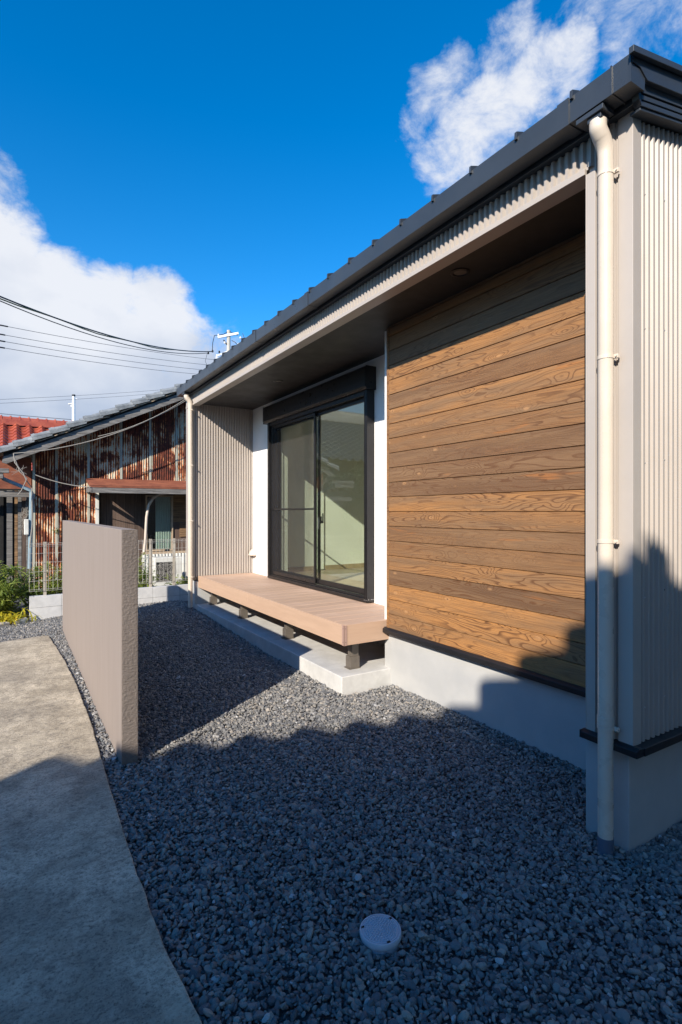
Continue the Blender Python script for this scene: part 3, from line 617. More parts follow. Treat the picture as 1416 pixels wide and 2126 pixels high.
# ------------------------------------------------------------------ slab and deck
mb = MB(); mb.box(2.17, 3.028, 3.516, 7.368, -.15, .128)
mb.v = [(x, y, z) for x, y, z in mb.v]
sl = mb.build('porch_slab', mat['concrete'], None, .006); tag(sl, 'low smooth concrete slab in front of the window, under the wooden deck', 'slab')
mb = MB()
for yy in (4.9, 6.1): mb.box(2.1695, 3.0, yy, yy + .004, .1281, .1286)
mb.build('control_joint', mat['soffit'], sl)
deck = thing('deck', (2.6, 5.5, .128), 'salmon brown composite deck bench along the white wall below the sliding window', 'deck')
mb = MB(); y = 3.566; k = 0
while y < 7.36:
    mb.cur = k + .5; w = min(.158, 7.366 - y); mb.box(2.232, 3.015, y, y + w - .0065, .488, .515); y += .1615; k += 1
mb.build('deck_board', mat['deck'], deck, .0025, attr='bid')
mb = MB(); mb.box(2.210, 2.230, 3.575, 5.548, .358, .516); mb.box(2.210, 2.230, 5.552, 7.366, .358, .516); mb.build('front_fascia', mat['deck_fascia'], deck, .0015)
mb = MB(); mb.box(2.236, 3.015, 3.545, 3.563, .358, .516); mb.build('side_fascia', mat['deck_fascia'], deck, .0015)
mb = MB(); mb.box(2.2055, 2.2095, 3.541, 3.572, .357, .5165); mb.box(2.2055, 2.234, 3.541, 3.545, .357, .5165); mb.build('corner_cap', mat['deck_cap'], deck, .001)
for z in (.385, .49): mb = MB(); mb.tube([(2.2045, 3.556, z), (2.2056, 3.556, z)], .003, 8); mb.build('cap_screw', mat['blacktrim'], deck); mb = MB(); mb.tube([(2.222, 3.5405, z), (2.222, 3.5412, z)], .003, 8); mb.build('cap_screw', mat['blacktrim'], deck)
mb = MB()
for x in (2.34, 2.65, 2.95): mb.box(x, x + .05, 3.58, 7.36, .42, .487)
mb.box(2.24, 3.0, 3.60, 3.64, .36, .4195); mb.build('joist', mat['dark'], deck)
for yy in (3.66, 4.86, 6.08, 7.20):
    mb = MB(); a_ = (yy); z0 = .1285
    mb.prism([(2.36, z0), (2.42, z0), (2.42, .42), (2.36, .42)], 1, yy, yy + .004); mb.box(2.355, 2.36, yy, yy + .062, z0, .42); mb.box(2.3595, 2.42, yy + .058, yy + .062, z0 + .001, .42)
    mb.box(2.338, 2.355, yy - .002, yy + .066, z0, z0 + .10); mb.box(2.338, 2.425, yy - .008, yy - .0005, z0, z0 + .10); mb.box(2.325, 2.43, yy - .015, yy + .075, z0 - .0004, z0 + .006)
    mb.tube([(2.38, yy - .012, .19), (2.38, yy - .007, .19)], .004, 8); mb.tube([(2.331, yy + .03, .2), (2.339, yy + .03, .2)], .004, 8)
    mb.build('leg', mat['legmetal'], deck, .001)
    mb = MB(); mb.box(2.75, 2.80, yy, yy + .05, z0, .42); mb.build('leg', mat['legmetal'], deck)
# ------------------------------------------------------------------ free-standing wall
fw = thing('garden_wall', (.563, 5.1, 0), 'free standing taupe stucco wall between the concrete path and the gravel', 'wall')
NX, NY, NZ = 10, 120, 60
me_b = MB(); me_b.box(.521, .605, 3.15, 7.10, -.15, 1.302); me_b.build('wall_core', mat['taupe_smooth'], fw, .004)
# trowelled end face: real relief, shade painted into the colour
nu, nv = 26, 380; vs = []; fs = []
for j in range(nv + 1):
    for i in range(nu + 1):
        u = i / nu; z = -.05 + j / nv * 1.3525; x = .5205 + u * .0855
        e = min(1, min(u, 1 - u) * 12)
        h = abs(mnoise.noise((x * 34 + z * 12, 1, z * 62))) ; h2 = mnoise.noise((x * 90 + 4, 5, z * 60)); 
        vs.append((x, 3.1495 - (.0006 + (.0012 * (1 - min(1, h * 2.6)) + .0008 * h2)) * e, z))
for j in range(nv):
    for i in range(nu): q = j * (nu + 1) + i; fs.append((q, q + 1, q + nu + 2, q + nu + 1))
b = MB(); b.add(vs, fs); b.build('trowelled_end', mat['taupe_end_shaded'], fw, smooth=False)
# ------------------------------------------------------------------ inspection cover
b = MB(); cx, cy = 1.043, 1.446
b.lathe(cx, cy, [(.064, -.05), (.065, .008), (.0675, .010), (.069, .014), (.069, .028), (.067, .031), (.063, .031), (.0625, .0285), (.0605, .0285), (.060, .031), (.0565, .031), (.0555, .0295), (.001, .0295)], 64)
cover = b.build('inspection_cover', mat['cap'], None, smooth=True); cover.location.z = -.011; tag(cover, 'small round blue grey plastic drain cover standing in the gravel', 'drain cover')
b = MB()
for ring in range(1, 7):
    rr_ = ring * .0086; nn_ = max(6, int(2 * PI * rr_ / .0088))
    for k in range(nn_):
        a_ = 2 * PI * (k + .5 * (ring % 2)) / nn_; x = cx + rr_ * math.cos(a_); y = cy + rr_ * math.sin(a_); b.tube([(x, y, .0294), (x, y, .0335)], [.0030, .0022], 6)
b.build('raised_studs', mat['cap'], cover)
b = MB()
for a_ in (.35, 2.45, 4.55): b = MB(); b.box(cx + .0585 * math.cos(a_) - .006, cx + .0585 * math.cos(a_) + .006, cy + .0585 * math.sin(a_) - .0035, cy + .0585 * math.sin(a_) + .0035, .0288, .0316); b.build('lift_slot', mat['dark'], cover)
# ------------------------------------------------------------------ block wall and mesh fence
def by(x): return 8.0 + .05 * (x - .2)
bw = thing('block_wall', (1.3, 8.05, 0), 'low white concrete block wall at the far edge of the gravel, under the mesh fence', 'wall')
b = MB(); xs_ = [.206, .575, .97, 1.365, 1.76, 2.155, 2.55, 2.95]
for zi, (za, zb_) in enumerate(((-.2, .155), (.158, .303))):
    for i in range(len(xs_) - 1):
        x0, x1 = xs_[i] + .0015, xs_[i + 1] - .0015; ya, yb = by(x0), by(x1)
        b.add([(x0, ya, za), (x1, yb, za), (x1, yb + .10, za), (x0, ya + .10, za), (x0, ya, zb_), (x1, yb, zb_), (x1, yb + .10, zb_), (x0, ya + .10, zb_)], [(0,3,2,1),(4,5,6,7),(0,1,5,4),(1,2,6,5),(2,3,7,6),(3,0,4,7)])
b.build('blocks', mat['block'], bw, .0015)
b = MB(); x0, x1 = .215, 2.94; b.add([(x0, by(x0) + .004, -.2), (x1, by(x1) + .004, -.2), (x1, by(x1) + .09, -.2), (x0, by(x0) + .09, -.2), (x0, by(x0) + .004, .3), (x1, by(x1) + .004, .3), (x1, by(x1) + .09, .3), (x0, by(x0) + .09, .3)], [(0,3,2,1),(4,5,6,7),(0,1,5,4),(1,2,6,5),(2,3,7,6),(3,0,4,7)])
b.build('mortar', mat['soffit'], bw)
fence = thing('mesh_fence', (1.3, 8.1, .3), 'galvanised wire mesh fence on slim posts above the low block wall', 'fence')
for x in (.386, 1.741, 2.083, 2.75):
    b = MB(); b.box(x - .018, x + .018, by(x) + .045, by(x) + .08, .29, 1.0); b.box(x - .02, x + .02, by(x) + .043, by(x) + .082, 1.0, 1.006); b.build('post', mat['fencepost'], fence, .002)
def mesh_panel(x0, x1):
    b = MB(); yo = .032
    x = x0
    while x <= x1 + .001:
        b.tube([(x, by(x) + yo, .368), (x, by(x) + yo, .992)], .0020, 6); x += .0545
    for z in (.368, .392, .5, .62, .74, .86, .95, .972, .992):
        b.tube([(x0, by(x0) + yo - (.02 if z in (.392, .972) else 0), z), (x1, by(x1) + yo - (.02 if z in (.392, .972) else 0), z)], .0021, 6)
    b.build('mesh_panel', mat['fencewire'], fence)
mesh_panel(.206, 1.735); mesh_panel(1.76, 2.9)
# kerb stones of the neighbouring bed
for i, (x, y, w) in enumerate(((.10, 7.93, .17), (-.12, 7.77, .21), (-.37, 7.62, .22), (-.62, 7.50, .2))):
    b = MB(); h = .045; ca, sa = math.cos(.55), math.sin(.55); pts_ = []
    for z in (-.05, h):
        for (a_, c_) in ((-w / 2, -.05), (w / 2, -.05), (w / 2, .05), (-w / 2, .05)): pts_.append((x + a_ * ca - c_ * sa + random.uniform(-.008, .008), y + a_ * sa + c_ * ca + random.uniform(-.008, .008), z + random.uniform(-.006, .006)))
    b.add(pts_, [(0,3,2,1),(4,5,6,7),(0,1,5,4),(1,2,6,5),(2,3,7,6),(3,0,4,7)])
    o = b.build('kerb_stone', mat['house_wall_plain'] if i % 2 else mat['block'], None, .012)
    tag(o, ['whitish kerb stone nearest the end of the low block wall', 'brown kerb stone beside the yellow leaved plant', 'kerb stone at the left edge beneath the bamboo', 'kerb stone farthest left beneath the bamboo'][i], 'kerb stone', 'kerb stones edging the planted bed')
# ------------------------------------------------------------------ plants
def leaves(name, pts, mats, parent, length=(.05, .11), width=.16, droop=.4, seed=0, up=.2):
    """folded lanceolate leaves at the given points: two quads each along a bent midrib"""
    r = np.random.default_rng(seed); n = len(pts); pts = np.asarray(pts, float)
    L = r.uniform(*length, n); az = r.uniform(0, 2 * PI, n); el = r.normal(up, .5, n)
    d1 = np.stack([np.cos(az) * np.cos(el), np.sin(az) * np.cos(el), np.sin(el)], 1); el2 = el - droop
    d2 = np.stack([np.cos(az) * np.cos(el2), np.sin(az) * np.cos(el2), np.sin(el2)], 1)
    s_ = np.stack([-np.sin(az), np.cos(az), r.normal(0, .5, n)], 1); s_ /= np.linalg.norm(s_, axis=1)[:, None]
    w = (L * width * .5)[:, None]; L = L[:, None]
    a_ = pts; m_ = pts + d1 * L * .5; t_ = m_ + d2 * L * .5
    V = np.stack([a_, m_ + s_ * w, t_, m_ - s_ * w], 1).reshape(-1, 3)
    q = np.arange(n)[:, None] * 4; F = np.concatenate([q + [0, 3, 1], q + [1, 3, 2]], 0)
    me = bpy.data.meshes.new(name); me.from_pydata(V.tolist(), [], F.tolist()); me.materials.append(mats)
    at = me.attributes.new('lv', 'FLOAT', 'POINT'); lv = np.repeat(np.clip(r.beta(1.5, 2.2, n), 0, 1), 4); at.data.foreach_set('value', lv.astype('f'))
    o = bpy.data.objects.new(name, me); COL.objects.link(o); o.parent = parent; return o
def shrub(loc, rx, ry, h, n, label, mat_, seed, name='bamboo_shrub', cat='shrub', length=(.07, .15), nst=14, stem_r=.004, group=None):
    r = np.random.default_rng(seed); t = free(name, loc, 0, label, cat, group); P_ = []; st = MB()
    for k in range(nst):
        a_ = r.uniform(0, 6.28); q = math.sqrt(r.uniform(0, 1)); bx, by_ = rx * .55 * q * math.cos(a_), ry * .55 * q * math.sin(a_)
        tx, ty = bx * 1.7 + r.normal(0, .06), by_ * 1.7 + r.normal(0, .06); hh = h * r.uniform(.6, 1.0) * (1 - .25 * q)
        path = [(bx + (tx - bx) * s * s, by_ + (ty - by_) * s * s, hh * s) for s in np.linspace(0, 1, 7)]
        st.tube(path, [stem_r * (1 - .1 * i) for i in range(7)], 5)
        m_ = n // nst; s = r.uniform(.12, 1.0, m_) ** .8
        px_ = np.interp(s, np.linspace(0, 1, 7), [p[0] for p in path]); py_ = np.interp(s, np.linspace(0, 1, 7), [p[1] for p in path]); pz_ = hh * s
        cl = r.normal(0, 1, (m_, 3)) * np.array([rx * .22, ry * .22, .05]); 
        # leaves gather in sprays so that gaps stay between them
        key = (s * 9).astype(int); offs = r.normal(0, 1, (12, 3)) * np.array([rx * .24, ry * .24, .04])
        P_.append(np.stack([px_, py_, pz_], 1) + offs[key] + cl * .38)
    st.build('stem', mat['bark'], t)
    leaves('foliage', np.clip(np.concatenate(P_), [-9, -9, .01], [9, 9, 9]), mat_, t, length, seed=seed + 1)
    return t
shrub((-.28, 8.35, 0), .52, .40, .82, 5200, 'dense bamboo like shrub at the left edge, in front of the old grey planks', mat['bamboo_leaf'], 3)
shrub((-.95, 8.5, 0), .50, .45, .85, 2600, 'bamboo like shrub farthest to the left beyond the path', mat['bamboo_leaf'], 4)
shrub((.42, 8.55, 0), .34, .25, .80, 1700, 'leafy shrub behind the mesh fence beside the rusty wall', mat['bamboo_leaf'], 5)
shrub((.95, 8.75, 0), .45, .25, .62, 1500, 'low shrub behind the mesh fence, hidden mostly by the taupe wall', mat['bamboo_leaf'], 6)
shrub((1.72, 8.5, 0), .17, .18, .80, 900, 'slender green shrub behind the fence beside the outdoor unit', mat['bamboo_leaf'], 8)
shrub((2.42, 8.7, 0), .30, .22, .40, 900, 'low green shrub behind the fence next to the far downpipe', mat['bamboo_leaf'], 9)
# yellow strap-leaved plant
t = free('strap_leaf_plant', (-.04, 7.93, .0), 0, 'yellow green strap leaved plant growing at the kerb below the bamboo', 'plant')
r = np.random.default_rng(5); b = MB(); V = []; F = []; A = []
for k in range(95):
    az = r.uniform(0, 6.28); L = r.uniform(.18, .36); w = r.uniform(.007, .013); bx, by_ = r.normal(0, .10), r.normal(0, .06); el = r.uniform(.8, 1.5); p = Vector((bx, by_, .0)); o = len(V)
    for s in range(6):
        ww = w * (1 - (s / 5) ** 2 * .95); sd = Vector((-math.sin(az), math.cos(az), 0)); V += [p - sd * ww, p + sd * ww]
        p = p + Vector((math.cos(az) * math.cos(el), math.sin(az) * math.cos(el), math.sin(el))) * L / 5; el -= .42
        if s: F.append((o + 2 * s - 2, o + 2 * s - 1, o + 2 * s + 1, o + 2 * s))
    A += [r.uniform(0, 1)] * 12
b.v = [tuple(p) for p in V]; b.f = F; b.a = A; b.mi = [0] * len(F); b.build('strap_leaves', mat['yellow_leaf'], t, attr='lv')
# ------------------------------------------------------------------ kawara roof helper (local space: u across, v down the slope from the ridge)
def tile_roof(mb, org, eu, ev, wu, wv, pu=.27, pv=.235, amp=.028, step=.022, nu=8):
    eu = Vector(eu).normalized(); ev = Vector(ev).normalized(); en = eu.cross(ev); 
    if en.z < 0: en = -en
    org = Vector(org); cu = max(1, round(wu / pu)); cv = max(1, round(wv / pv)); pu = wu / cu; pv = wv / cv; vs = []; fs = []
    prof = []
    for k in range(nu): a_ = k / nu; prof.append((a_, amp * 1.4 * (math.sin(2 * PI * a_) * .6 + max(0, math.sin(2 * PI * a_)) * .7)))
    U = [(i + a_) * pu for i in range(cu) for a_, h in prof] + [wu]; H = [h for i in range(cu) for a_, h in prof] + [prof[0][1]]
    rows = []
    for j in range(cv): rows += [(j * pv, 0.0), ((j + 1) * pv - .001, step)]
    for (v_, st_) in rows:
        for u, h in zip(U, H): vs.append(org + eu * u + ev * v_ + en * (h + st_))
    nU = len(U)
    for j in range(len(rows) - 1):
        for i in range(nU - 1): q = j * nU + i; fs.append((q, q + 1, q + nU + 1, q + nU))
    mb.add(vs, fs); return mb
# ------------------------------------------------------------------ old rusty shed
shed = thing('old_shed', (1.5, 10.8, 0), 'old shed clad in rusty corrugated iron with a grey tiled roof beyond the mesh fence', 'shed')
SL = .476; ez = 2.36
def rl(x): return ez + SL * (x + .15)                   # underside line of the roof
VY = 10.25
b = MB(); sine = [(k / 6, .5 - .5 * math.cos(2 * PI * k / 6)) for k in range(7)]
corr_panel(b, (.322, 10.8, 0), (1, 0, 0), (0, -1, 0), 1.02, -.1, 3, pitch=.0425, depth=.014, ztop=lambda u: rl(u + .322) - .03, prof=sine)
corr_panel(b, (1.342, 10.8, 0), (1, 0, 0), (0, -1, 0), 3.2, 1.9, 3, pitch=.0425, depth=.014, ztop=lambda u: rl(u + 1.342) - .03, prof=sine)
b.build('corrugated_wall', mat['rust'], shed, smooth=False)
b = MB(); b.box(.33, 1.33, 10.815, 10.9, -.2, 2.45); b.prism([(1.33, 1.93), (4.5, 1.93), (4.5, 4.4), (1.33, 2.9)], 1, 10.815, 10.9); b.box(4.5, 8.5, 10.82, 10.9, -.2, 2.6); b.box(.33, 8.5, 14.9, 15, -.2, 2.4); b.box(8.4, 8.5, 10.9, 14.9, -.2, 2.4); b.prism([(4.5, 2.6), (8.5, 2.6), (4.5, 4.3)], 1, 10.83, 10.9)
b.build('inner_wall', mat['brownwood'], shed)
for x in (.345, .695, 1.215, 1.775, 2.30, 2.805):
    b = MB(); z0 = -.1 if x < 1.3 else 1.96; b.box(x - .020, x + .020, 10.780, 10.784, z0, rl(x) - .06); b.build('cover_strip', mat['strip'], shed)
# lower wall of dark planks below the awning, with the curtained window
b = MB(); b.box(1.40, 2.262, 10.92, 10.95, -.2, 1.9); b.box(2.762, 4.6, 10.92, 10.95, -.2, 1.9); b.box(2.2621, 2.7619, 10.92, 10.95, -.2, .655); b.box(2.2621, 2.7619, 10.92, 10.95, 1.70, 1.9)
b.build('plank_wall', mat['planks'], shed)
b = MB(); b.box(2.9, 4.6, 10.90, 10.919, .9, 1.18); b.box(2.77, 4.6, 10.905, 10.919, 1.2, 1.75); b.build('wall_boards', mat['brownwood'], shed)
b = MB(); b.box(2.24, 2.27, 10.89, 10.92, .66, 1.7); b.box(2.73, 2.765, 10.89, 10.92, .66, 1.7); b.box(2.24, 2.765, 10.88, 10.92, .63, .66); b.box(2.24, 2.765, 10.89, 10.92, 1.7, 1.73)
wf = b.build('window', mat['palewood'], shed, .002)
b = MB(); vs = []; fs = []
for i in range(61): x = 2.44 + .29 * i / 60; vs += [(x, 10.97 + .012 * math.sin(i * .9), .66), (x, 10.97 + .010 * math.sin(i * .9 + .4), 1.7)]; 
fs = [(2 * i, 2 * i + 2, 2 * i + 3, 2 * i + 1) for i in range(60)]; b.add(vs, fs); b.build('curtain', mat['curtain'], wf, smooth=True)
b = MB(); b.box(2.27, 2.73, 11.2, 11.22, .6, 1.8); b.build('dark_room', mat['dark'], wf)
b = MB(); b.box(2.27, 2.73, 10.93, 10.934, .66, 1.7); b.build('pane', mat['glass'], wf)
b = MB(); b.box(1.33, 1.385, 10.74, 10.815, -.1, 1.80); b.build('corner_post', mat['ac'], shed, .004)
b = MB(); b.box(1.386, 1.42, 10.80, 10.92, -.1, 1.83); b.build('dark_post', mat['dark'], shed)
# awning
b = MB(); b.prism([(10.795, 1.97), (10.20, 1.83), (10.20, 1.858), (10.795, 2.0)], 0, 1.17, 4.4)
for k in range(7):
    yy = 10.22 + k * .085; b.prism([(yy, 1.862 + (yy - 10.2) * .238), (yy + .06, 1.862 + (yy - 10.14) * .238), (yy + .03, 1.885 + (yy - 10.17) * .238)], 0, 1.17, 4.4)
aw = b.build('awning', mat['rust_sheet'], shed)
b = MB(); b.box(1.18, 4.4, 10.205, 10.235, 1.735, 1.828); b.box(1.175, 1.2045, 10.2, 10.79, 1.75, 1.83); b.prism([(10.24, 1.80), (10.79, 1.93), (10.79, 1.95), (10.24, 1.82)], 0, 1.21, 4.4); b.build('awning_fascia', mat['greywood'], aw, .003)
# left recess: planks, beams, brown gable board
b = MB()
for i, (x, w, yy, mm) in enumerate(((-2.2, 1.9, 11.3, 0), (-.07, .11, 11.16, 1), (.055, .06, 11.22, 0), (.13, .10, 11.17, 0), (.235, .07, 11.12, 1), (.30, .05, 11.0, 0))):
    pass
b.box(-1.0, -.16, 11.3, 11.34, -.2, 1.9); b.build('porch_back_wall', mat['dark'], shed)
for x0, x1, yy, mt in ((-.155, -.105, 11.25, 'dark'), (-.058, .030, 11.2, 'greywood'), (.060, .110, 11.22, 'brownwood'), (.112, .168, 11.18, 'greywood'), (.170, .235, 11.16, 'planks'), (.237, .320, 11.14, 'greywood')):
    b = MB(); b.box(x0, x1, yy, yy + .02, -.2, 1.78); b.build('upright_board', mat[mt], shed, .003)
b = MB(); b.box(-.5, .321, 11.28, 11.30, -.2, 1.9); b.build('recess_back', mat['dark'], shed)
b = MB(); b.box(-1, .31, 10.9, 11.0, 1.66, 1.76); b.build('porch_beam', mat['greywood'], shed, .004)
b = MB(); b.box(-.17, .31, 10.84, 10.86, 1.80, rl(-.1) - .03); b.build('gable_board', mat['rust_sheet'], shed)
# bargeboard, rafters, soffit planks
b = MB(); b.prism([(-.06, rl(-.06) - .22), (4.7, rl(4.7) - .22), (4.7, rl(4.7) - .085), (-.10, rl(-.10) - .085), (-.12, rl(-.12) - .17)], 1, VY + .03, VY + .06); b.build('bargeboard', mat['greywood'], shed, .003)
b = MB(); b.prism([(-.2, rl(-.2) - .02), (4.7, rl(4.7) - .02), (4.7, rl(4.7) + .0), (-.2, rl(-.2) + .0)], 1, VY + .005, 15.4); b.prism([(4.7, rl(4.7)), (9.2, rl(4.7) - 2.1), (9.2, rl(4.7) - 2.14), (4.7, rl(4.7) - .03)], 1, VY + .03, 15.4); b.build('roof_boards', mat['brownwood'], shed)
b = MB(); b.prism([(-.1, rl(-.1) - .0845), (4.65, rl(4.65) - .0845), (4.65, rl(4.65) - .021), (-.1, rl(-.1) - .021)], 1, VY + .035, VY + .055); b.build('verge_gap_shade', mat['dark'], shed)  # black strip painted in for the shaded gap between tiles and bargeboard
b = MB(); rn = random.Random(3)
for k in range(34):
    x = rn.uniform(.0, 3.0); l = rn.uniform(.1, .45); z = rl(x) - rn.uniform(.028, .05); yy = VY - .003 - rn.uniform(0, .01); tl = rn.uniform(-.06, .02)
    b.tube([(x, yy, z), (x + l * .5, yy - .012, z + SL * l * .5 + rn.uniform(-.012, .012)), (x + l, yy, z + SL * l + tl * l)], [.003, .006, .002], 5)
b.build('loose_straw', mat['palewood'], shed)
rf = MB(); cs = math.sqrt(1 + SL * SL); ridge_x = 4.7
tile_roof(rf, (ridge_x, VY + .22, rl(ridge_x) + .05), (0, 1, 0), (-1, 0, -SL), 4.8, (ridge_x + .22) * cs)
tile_roof(rf, (ridge_x, VY + .22, rl(ridge_x) + .05), (0, 1, 0), (1, 0, -SL), 4.8, 4.6 * cs)
sroof = rf.build('roof', mat['kawara'], shed, smooth=True)
# verge tiles: stepped plates with a round cap roll and knob per course
b = MB(); nC = 19; pc = .262
for k in range(nC):
    x = -.22 + k * pc; z = rl(x) + .028; xe = x + pc * 1.12; ze = z + SL * pc * 1.12 - .040
    b.prism([(x, z - .006), (xe, ze - .006), (xe, ze + .016), (x, z + .024)], 1, VY - .045, VY + .23)
    b.prism([(x, z - .028), (xe, ze - .020), (xe, ze - .0065), (x, z - .0065)], 1, VY - .045, VY - .02)
    n0 = Vector((x - .01, VY + .035, z + .040)); n1 = Vector((xe, VY + .035, ze + .030)); b.tube([n0, n0.lerp(n1, .5), n1], [.048, .042, .036], 12)
    kx = n0 + Vector((.035, 0, .042)); b.lathe(kx.x, kx.y, [(.003, kx.z + .022), (.017, kx.z + .016), (.020, kx.z), (.018, kx.z - .02)][::-1], 10)
b.build('verge_tile', mat['kawara'], sroof, smooth=True)
b = MB(); b.tube([(ridge_x, VY - .05, rl(ridge_x) + .2), (ridge_x, 15.3, rl(ridge_x) + .2)], .10, 12); b.box(ridge_x - .09, ridge_x + .09, VY, 15.3, rl(ridge_x) + .02, rl(ridge_x) + .18); b.build('ridge', mat['kawara'], sroof)
# services fixed on the shed
b = MB(); b.tube([(-.128, 10.42, 1.985), (-.10, 10.42, 1.945), (.285, 10.42, 1.765), (.30, 10.42, 1.72), (.275, 10.42, .45)], [.03, .03, .030, .032, .034], 12); b.tube([(-.16, 10.42, 2.02), (-.128, 10.42, 1.975)], .045, 12); b.build('blue_downpipe', mat['bluepipe'], shed, smooth=True)
b = MB(); b.box(-.6, -.02, 10.18, 10.30, 2.03, 2.10); b.box(-.6, -.10, 10.2, 10.28, 1.94, 2.03); b.build('eave_gutter', mat['greywood'], shed, .006)
b = MB(); b.tube([(2.70, 10.62, 1.80), (2.56, 10.6, 1.765), (2.42, 10.58, 1.74), (2.30, 10.56, 1.66), (2.22, 10.55, 1.52), (2.185, 10.55, 1.3), (2.165, 10.55, .9), (2.12, 10.55, .45)], .026, 12); b.build('conduit', mat['creampipe'], shed, smooth=True)
b = MB(); b.box(.19, .26, 10.36, 10.40, 1.02, 1.28); b.build('meter_box', mat['ac'], shed, .01)
def sag(a, b_, s, n=14):
    a = Vector(a); b_ = Vector(b_); return [a.lerp(b_, k / n) - Vector((0, 0, s * 4 * (k / n) * (1 - k / n))) for k in range(n + 1)]
b = MB(); b.tube(sag((.04, 10.2, 2.35), (2.90, 10.2, 3.56), .21), .0075, 6); b.tube(sag((1.3, 10.2, 2.72), (2.90, 10.19, 3.60), .10), .0065, 6); b.tube([(.04, 10.2, 2.35), (.06, 10.2, 2.2), (.18, 10.2, 2.03), (.22, 10.2, 1.92), (.30, 10.3, 1.80), (.31, 10.36, 1.2), (.27, 10.36, .8)], .009, 6)
b.tube([(.04, 10.2, 2.33), (.13, 10.2, 2.05), (.23, 10.2, 1.95), (.15, 10.2, 1.75), (.10, 10.2, 1.68)], .007, 6); b.tube(sag((.35, 10.3, 2.02), (1.18, 10.19, 1.83), .04), .008, 6)
rn = random.Random(5)
for k in range(10): b.tube([(.12 + rn.uniform(-.05, .05), 10.21, 2.08), (.1 + rn.uniform(-.12, .15), 10.2, 2.1 + rn.uniform(-.1, .08))], .003, 4)
for k in range(40):
    x = rn.uniform(.17, .25); z = rn.uniform(1.15, 1.55); b.tube([(x, 11.1, z), (x + rn.uniform(-.04, .04), 11.08, z - .05), (x + rn.uniform(-.05, .05), 11.08, z - rn.uniform(.08, .16))], .003, 4)
b.build('hanging_cable', mat['old_wire'], shed)
# small weed growing out of the wall
wd = leaves('weed', np.random.default_rng(2).normal(0, .02, (40, 3)) + np.array([.70, 10.76, 1.06]), mat['bamboo_leaf'], None, (.05, .09), seed=2)
tag(wd, 'small green weed growing out of the rusty corrugated wall', 'plant')
# outdoor unit and low white panel behind the fence
ac = free('outdoor_unit', (2.38, 9.8, 0), 0, 'cream air conditioner outdoor unit behind the mesh fence below the curtained window', 'air conditioner')
b = MB(); b.box(-.24, .24, -.12, .14, .10, .60); b.build('casing', mat['ac'], ac, .012)
b = MB()
for k in range(6): b.tube([(-.05 + (.03 + .028 * k) * math.cos(a_ / 24 * 2 * PI), -.125, .35 + (.03 + .028 * k) * math.sin(a_ / 24 * 2 * PI)) for a_ in range(25)], .003, 4)
for k in range(8): a_ = k * PI / 4; b.tube([(-.05 + .03 * math.cos(a_), -.126, .35 + .03 * math.sin(a_)), (-.05 + .17 * math.cos(a_), -.126, .35 + .17 * math.sin(a_))], .003, 4)
b.build('fan_grille', mat['fencewire'], ac)
b = MB(); b.box(-.05 - .17, -.05 + .17, -.1225, -.1202, .18, .52); b.build('fan_opening', mat['dark'], ac)
for x0 in (-.22, .12): b = MB(); b.box(x0, x0 + .10, -.14, .15, .0, .0995); b.build('foot', mat['block'], ac)
lp = free('low_panel', (2.6, 10.3, 0), 0, 'low cream corrugated sheet standing behind the outdoor unit', 'panel')
b = MB(); corr_panel(b, (-.55, 0, 0), (1, 0, 0), (0, -1, 0), 1.5, .0, .62, pitch=.06, depth=.015); b.build('sheet', mat['ac'], lp)
b = MB(); b.box(-.55, .95, .003, .03, .62, .66); b.build('top_rail', mat['palewood'], lp)
# ------------------------------------------------------------------ red-tiled house far behind
rh = free('red_roofed_house', (-3, 24, 0), 0, 'house with a glossy red tiled roof far behind the shed', 'house')
b = MB(); b.box(-6.5, 5.4, -3.2, 3.2, -.2, 3.0); b.prism([(-3.2, 3.0), (3.2, 3.0), (0, 4.45)], 0, -6.5, 5.4); b.build('wall', mat['house_wall_plain'], rh)
b = MB(); tile_roof(b, (-7, 0, 4.72), (1, 0, 0), (0, -1, -.52), 12.6, 4.6, pu=.42, pv=.30, amp=.05, step=.035); tile_roof(b, (-7, 0, 4.72), (1, 0, 0), (0, 1, -.52), 12.6, 4.6, pu=.42, pv=.30, amp=.05, step=.035)
rr2 = b.build('roof', mat['redtile'], rh, smooth=True)
b = MB(); b.box(-7, 5.62, -.14, .14, 4.70, 4.90)
b.tube([(-7, 0, 4.90), (5.62, 0, 4.90)], .13, 10)
for k in range(42): x = -6.9 + k * .30; b.tube([(x, 0, 5.02), (x, 0, 5.06)], .035, 8); b.tube([(x, 0, 4.905), (x + .03, 0, 4.905)], .145, 10)
b.build('ridge', mat['redtile'], rr2)
# ------------------------------------------------------------------ neighbouring tiled house whose roof edge throws the foreground shadow (behind the viewer)
ANG = math.atan2(-.8243, .566)
nh = free('neighbour_house', (-.8243 * 4.5, -.566 * 4.5, 0), ANG, 'two toned tiled house behind the viewer whose gable shades the gravel', 'house')
def ck(u): return 2.448 + 2.56 + .487 * (u - .1) if u < .26 else 2.448 + 2.56 + .487 * (.42 - u)      # roof line (top) against u
b = MB(); b.prism([(-2.3, -.2), (3.0, -.2), (3.0, 3.55), (.26, ck(.26) - .22), (-2.3, ck(-2.3) - .22)], 1, -9, -.5); b.build('wall', mat['house_wall_plain'], nh)
b = MB(); tl_ = 3.0 * math.sqrt(1 + .487 ** 2)
tile_roof(b, (.26, -9.2, ck(.26) - .12), (0, 1, 0), (-1, 0, -.487), 9.0, 2.95 * 1.112); tile_roof(b, (.26, -9.2, ck(.26) - .12), (0, 1, 0), (1, 0, -.487), 9.0, 3.3 * 1.112)
nr = b.build('roof', mat['kawara'], nh, smooth=True)
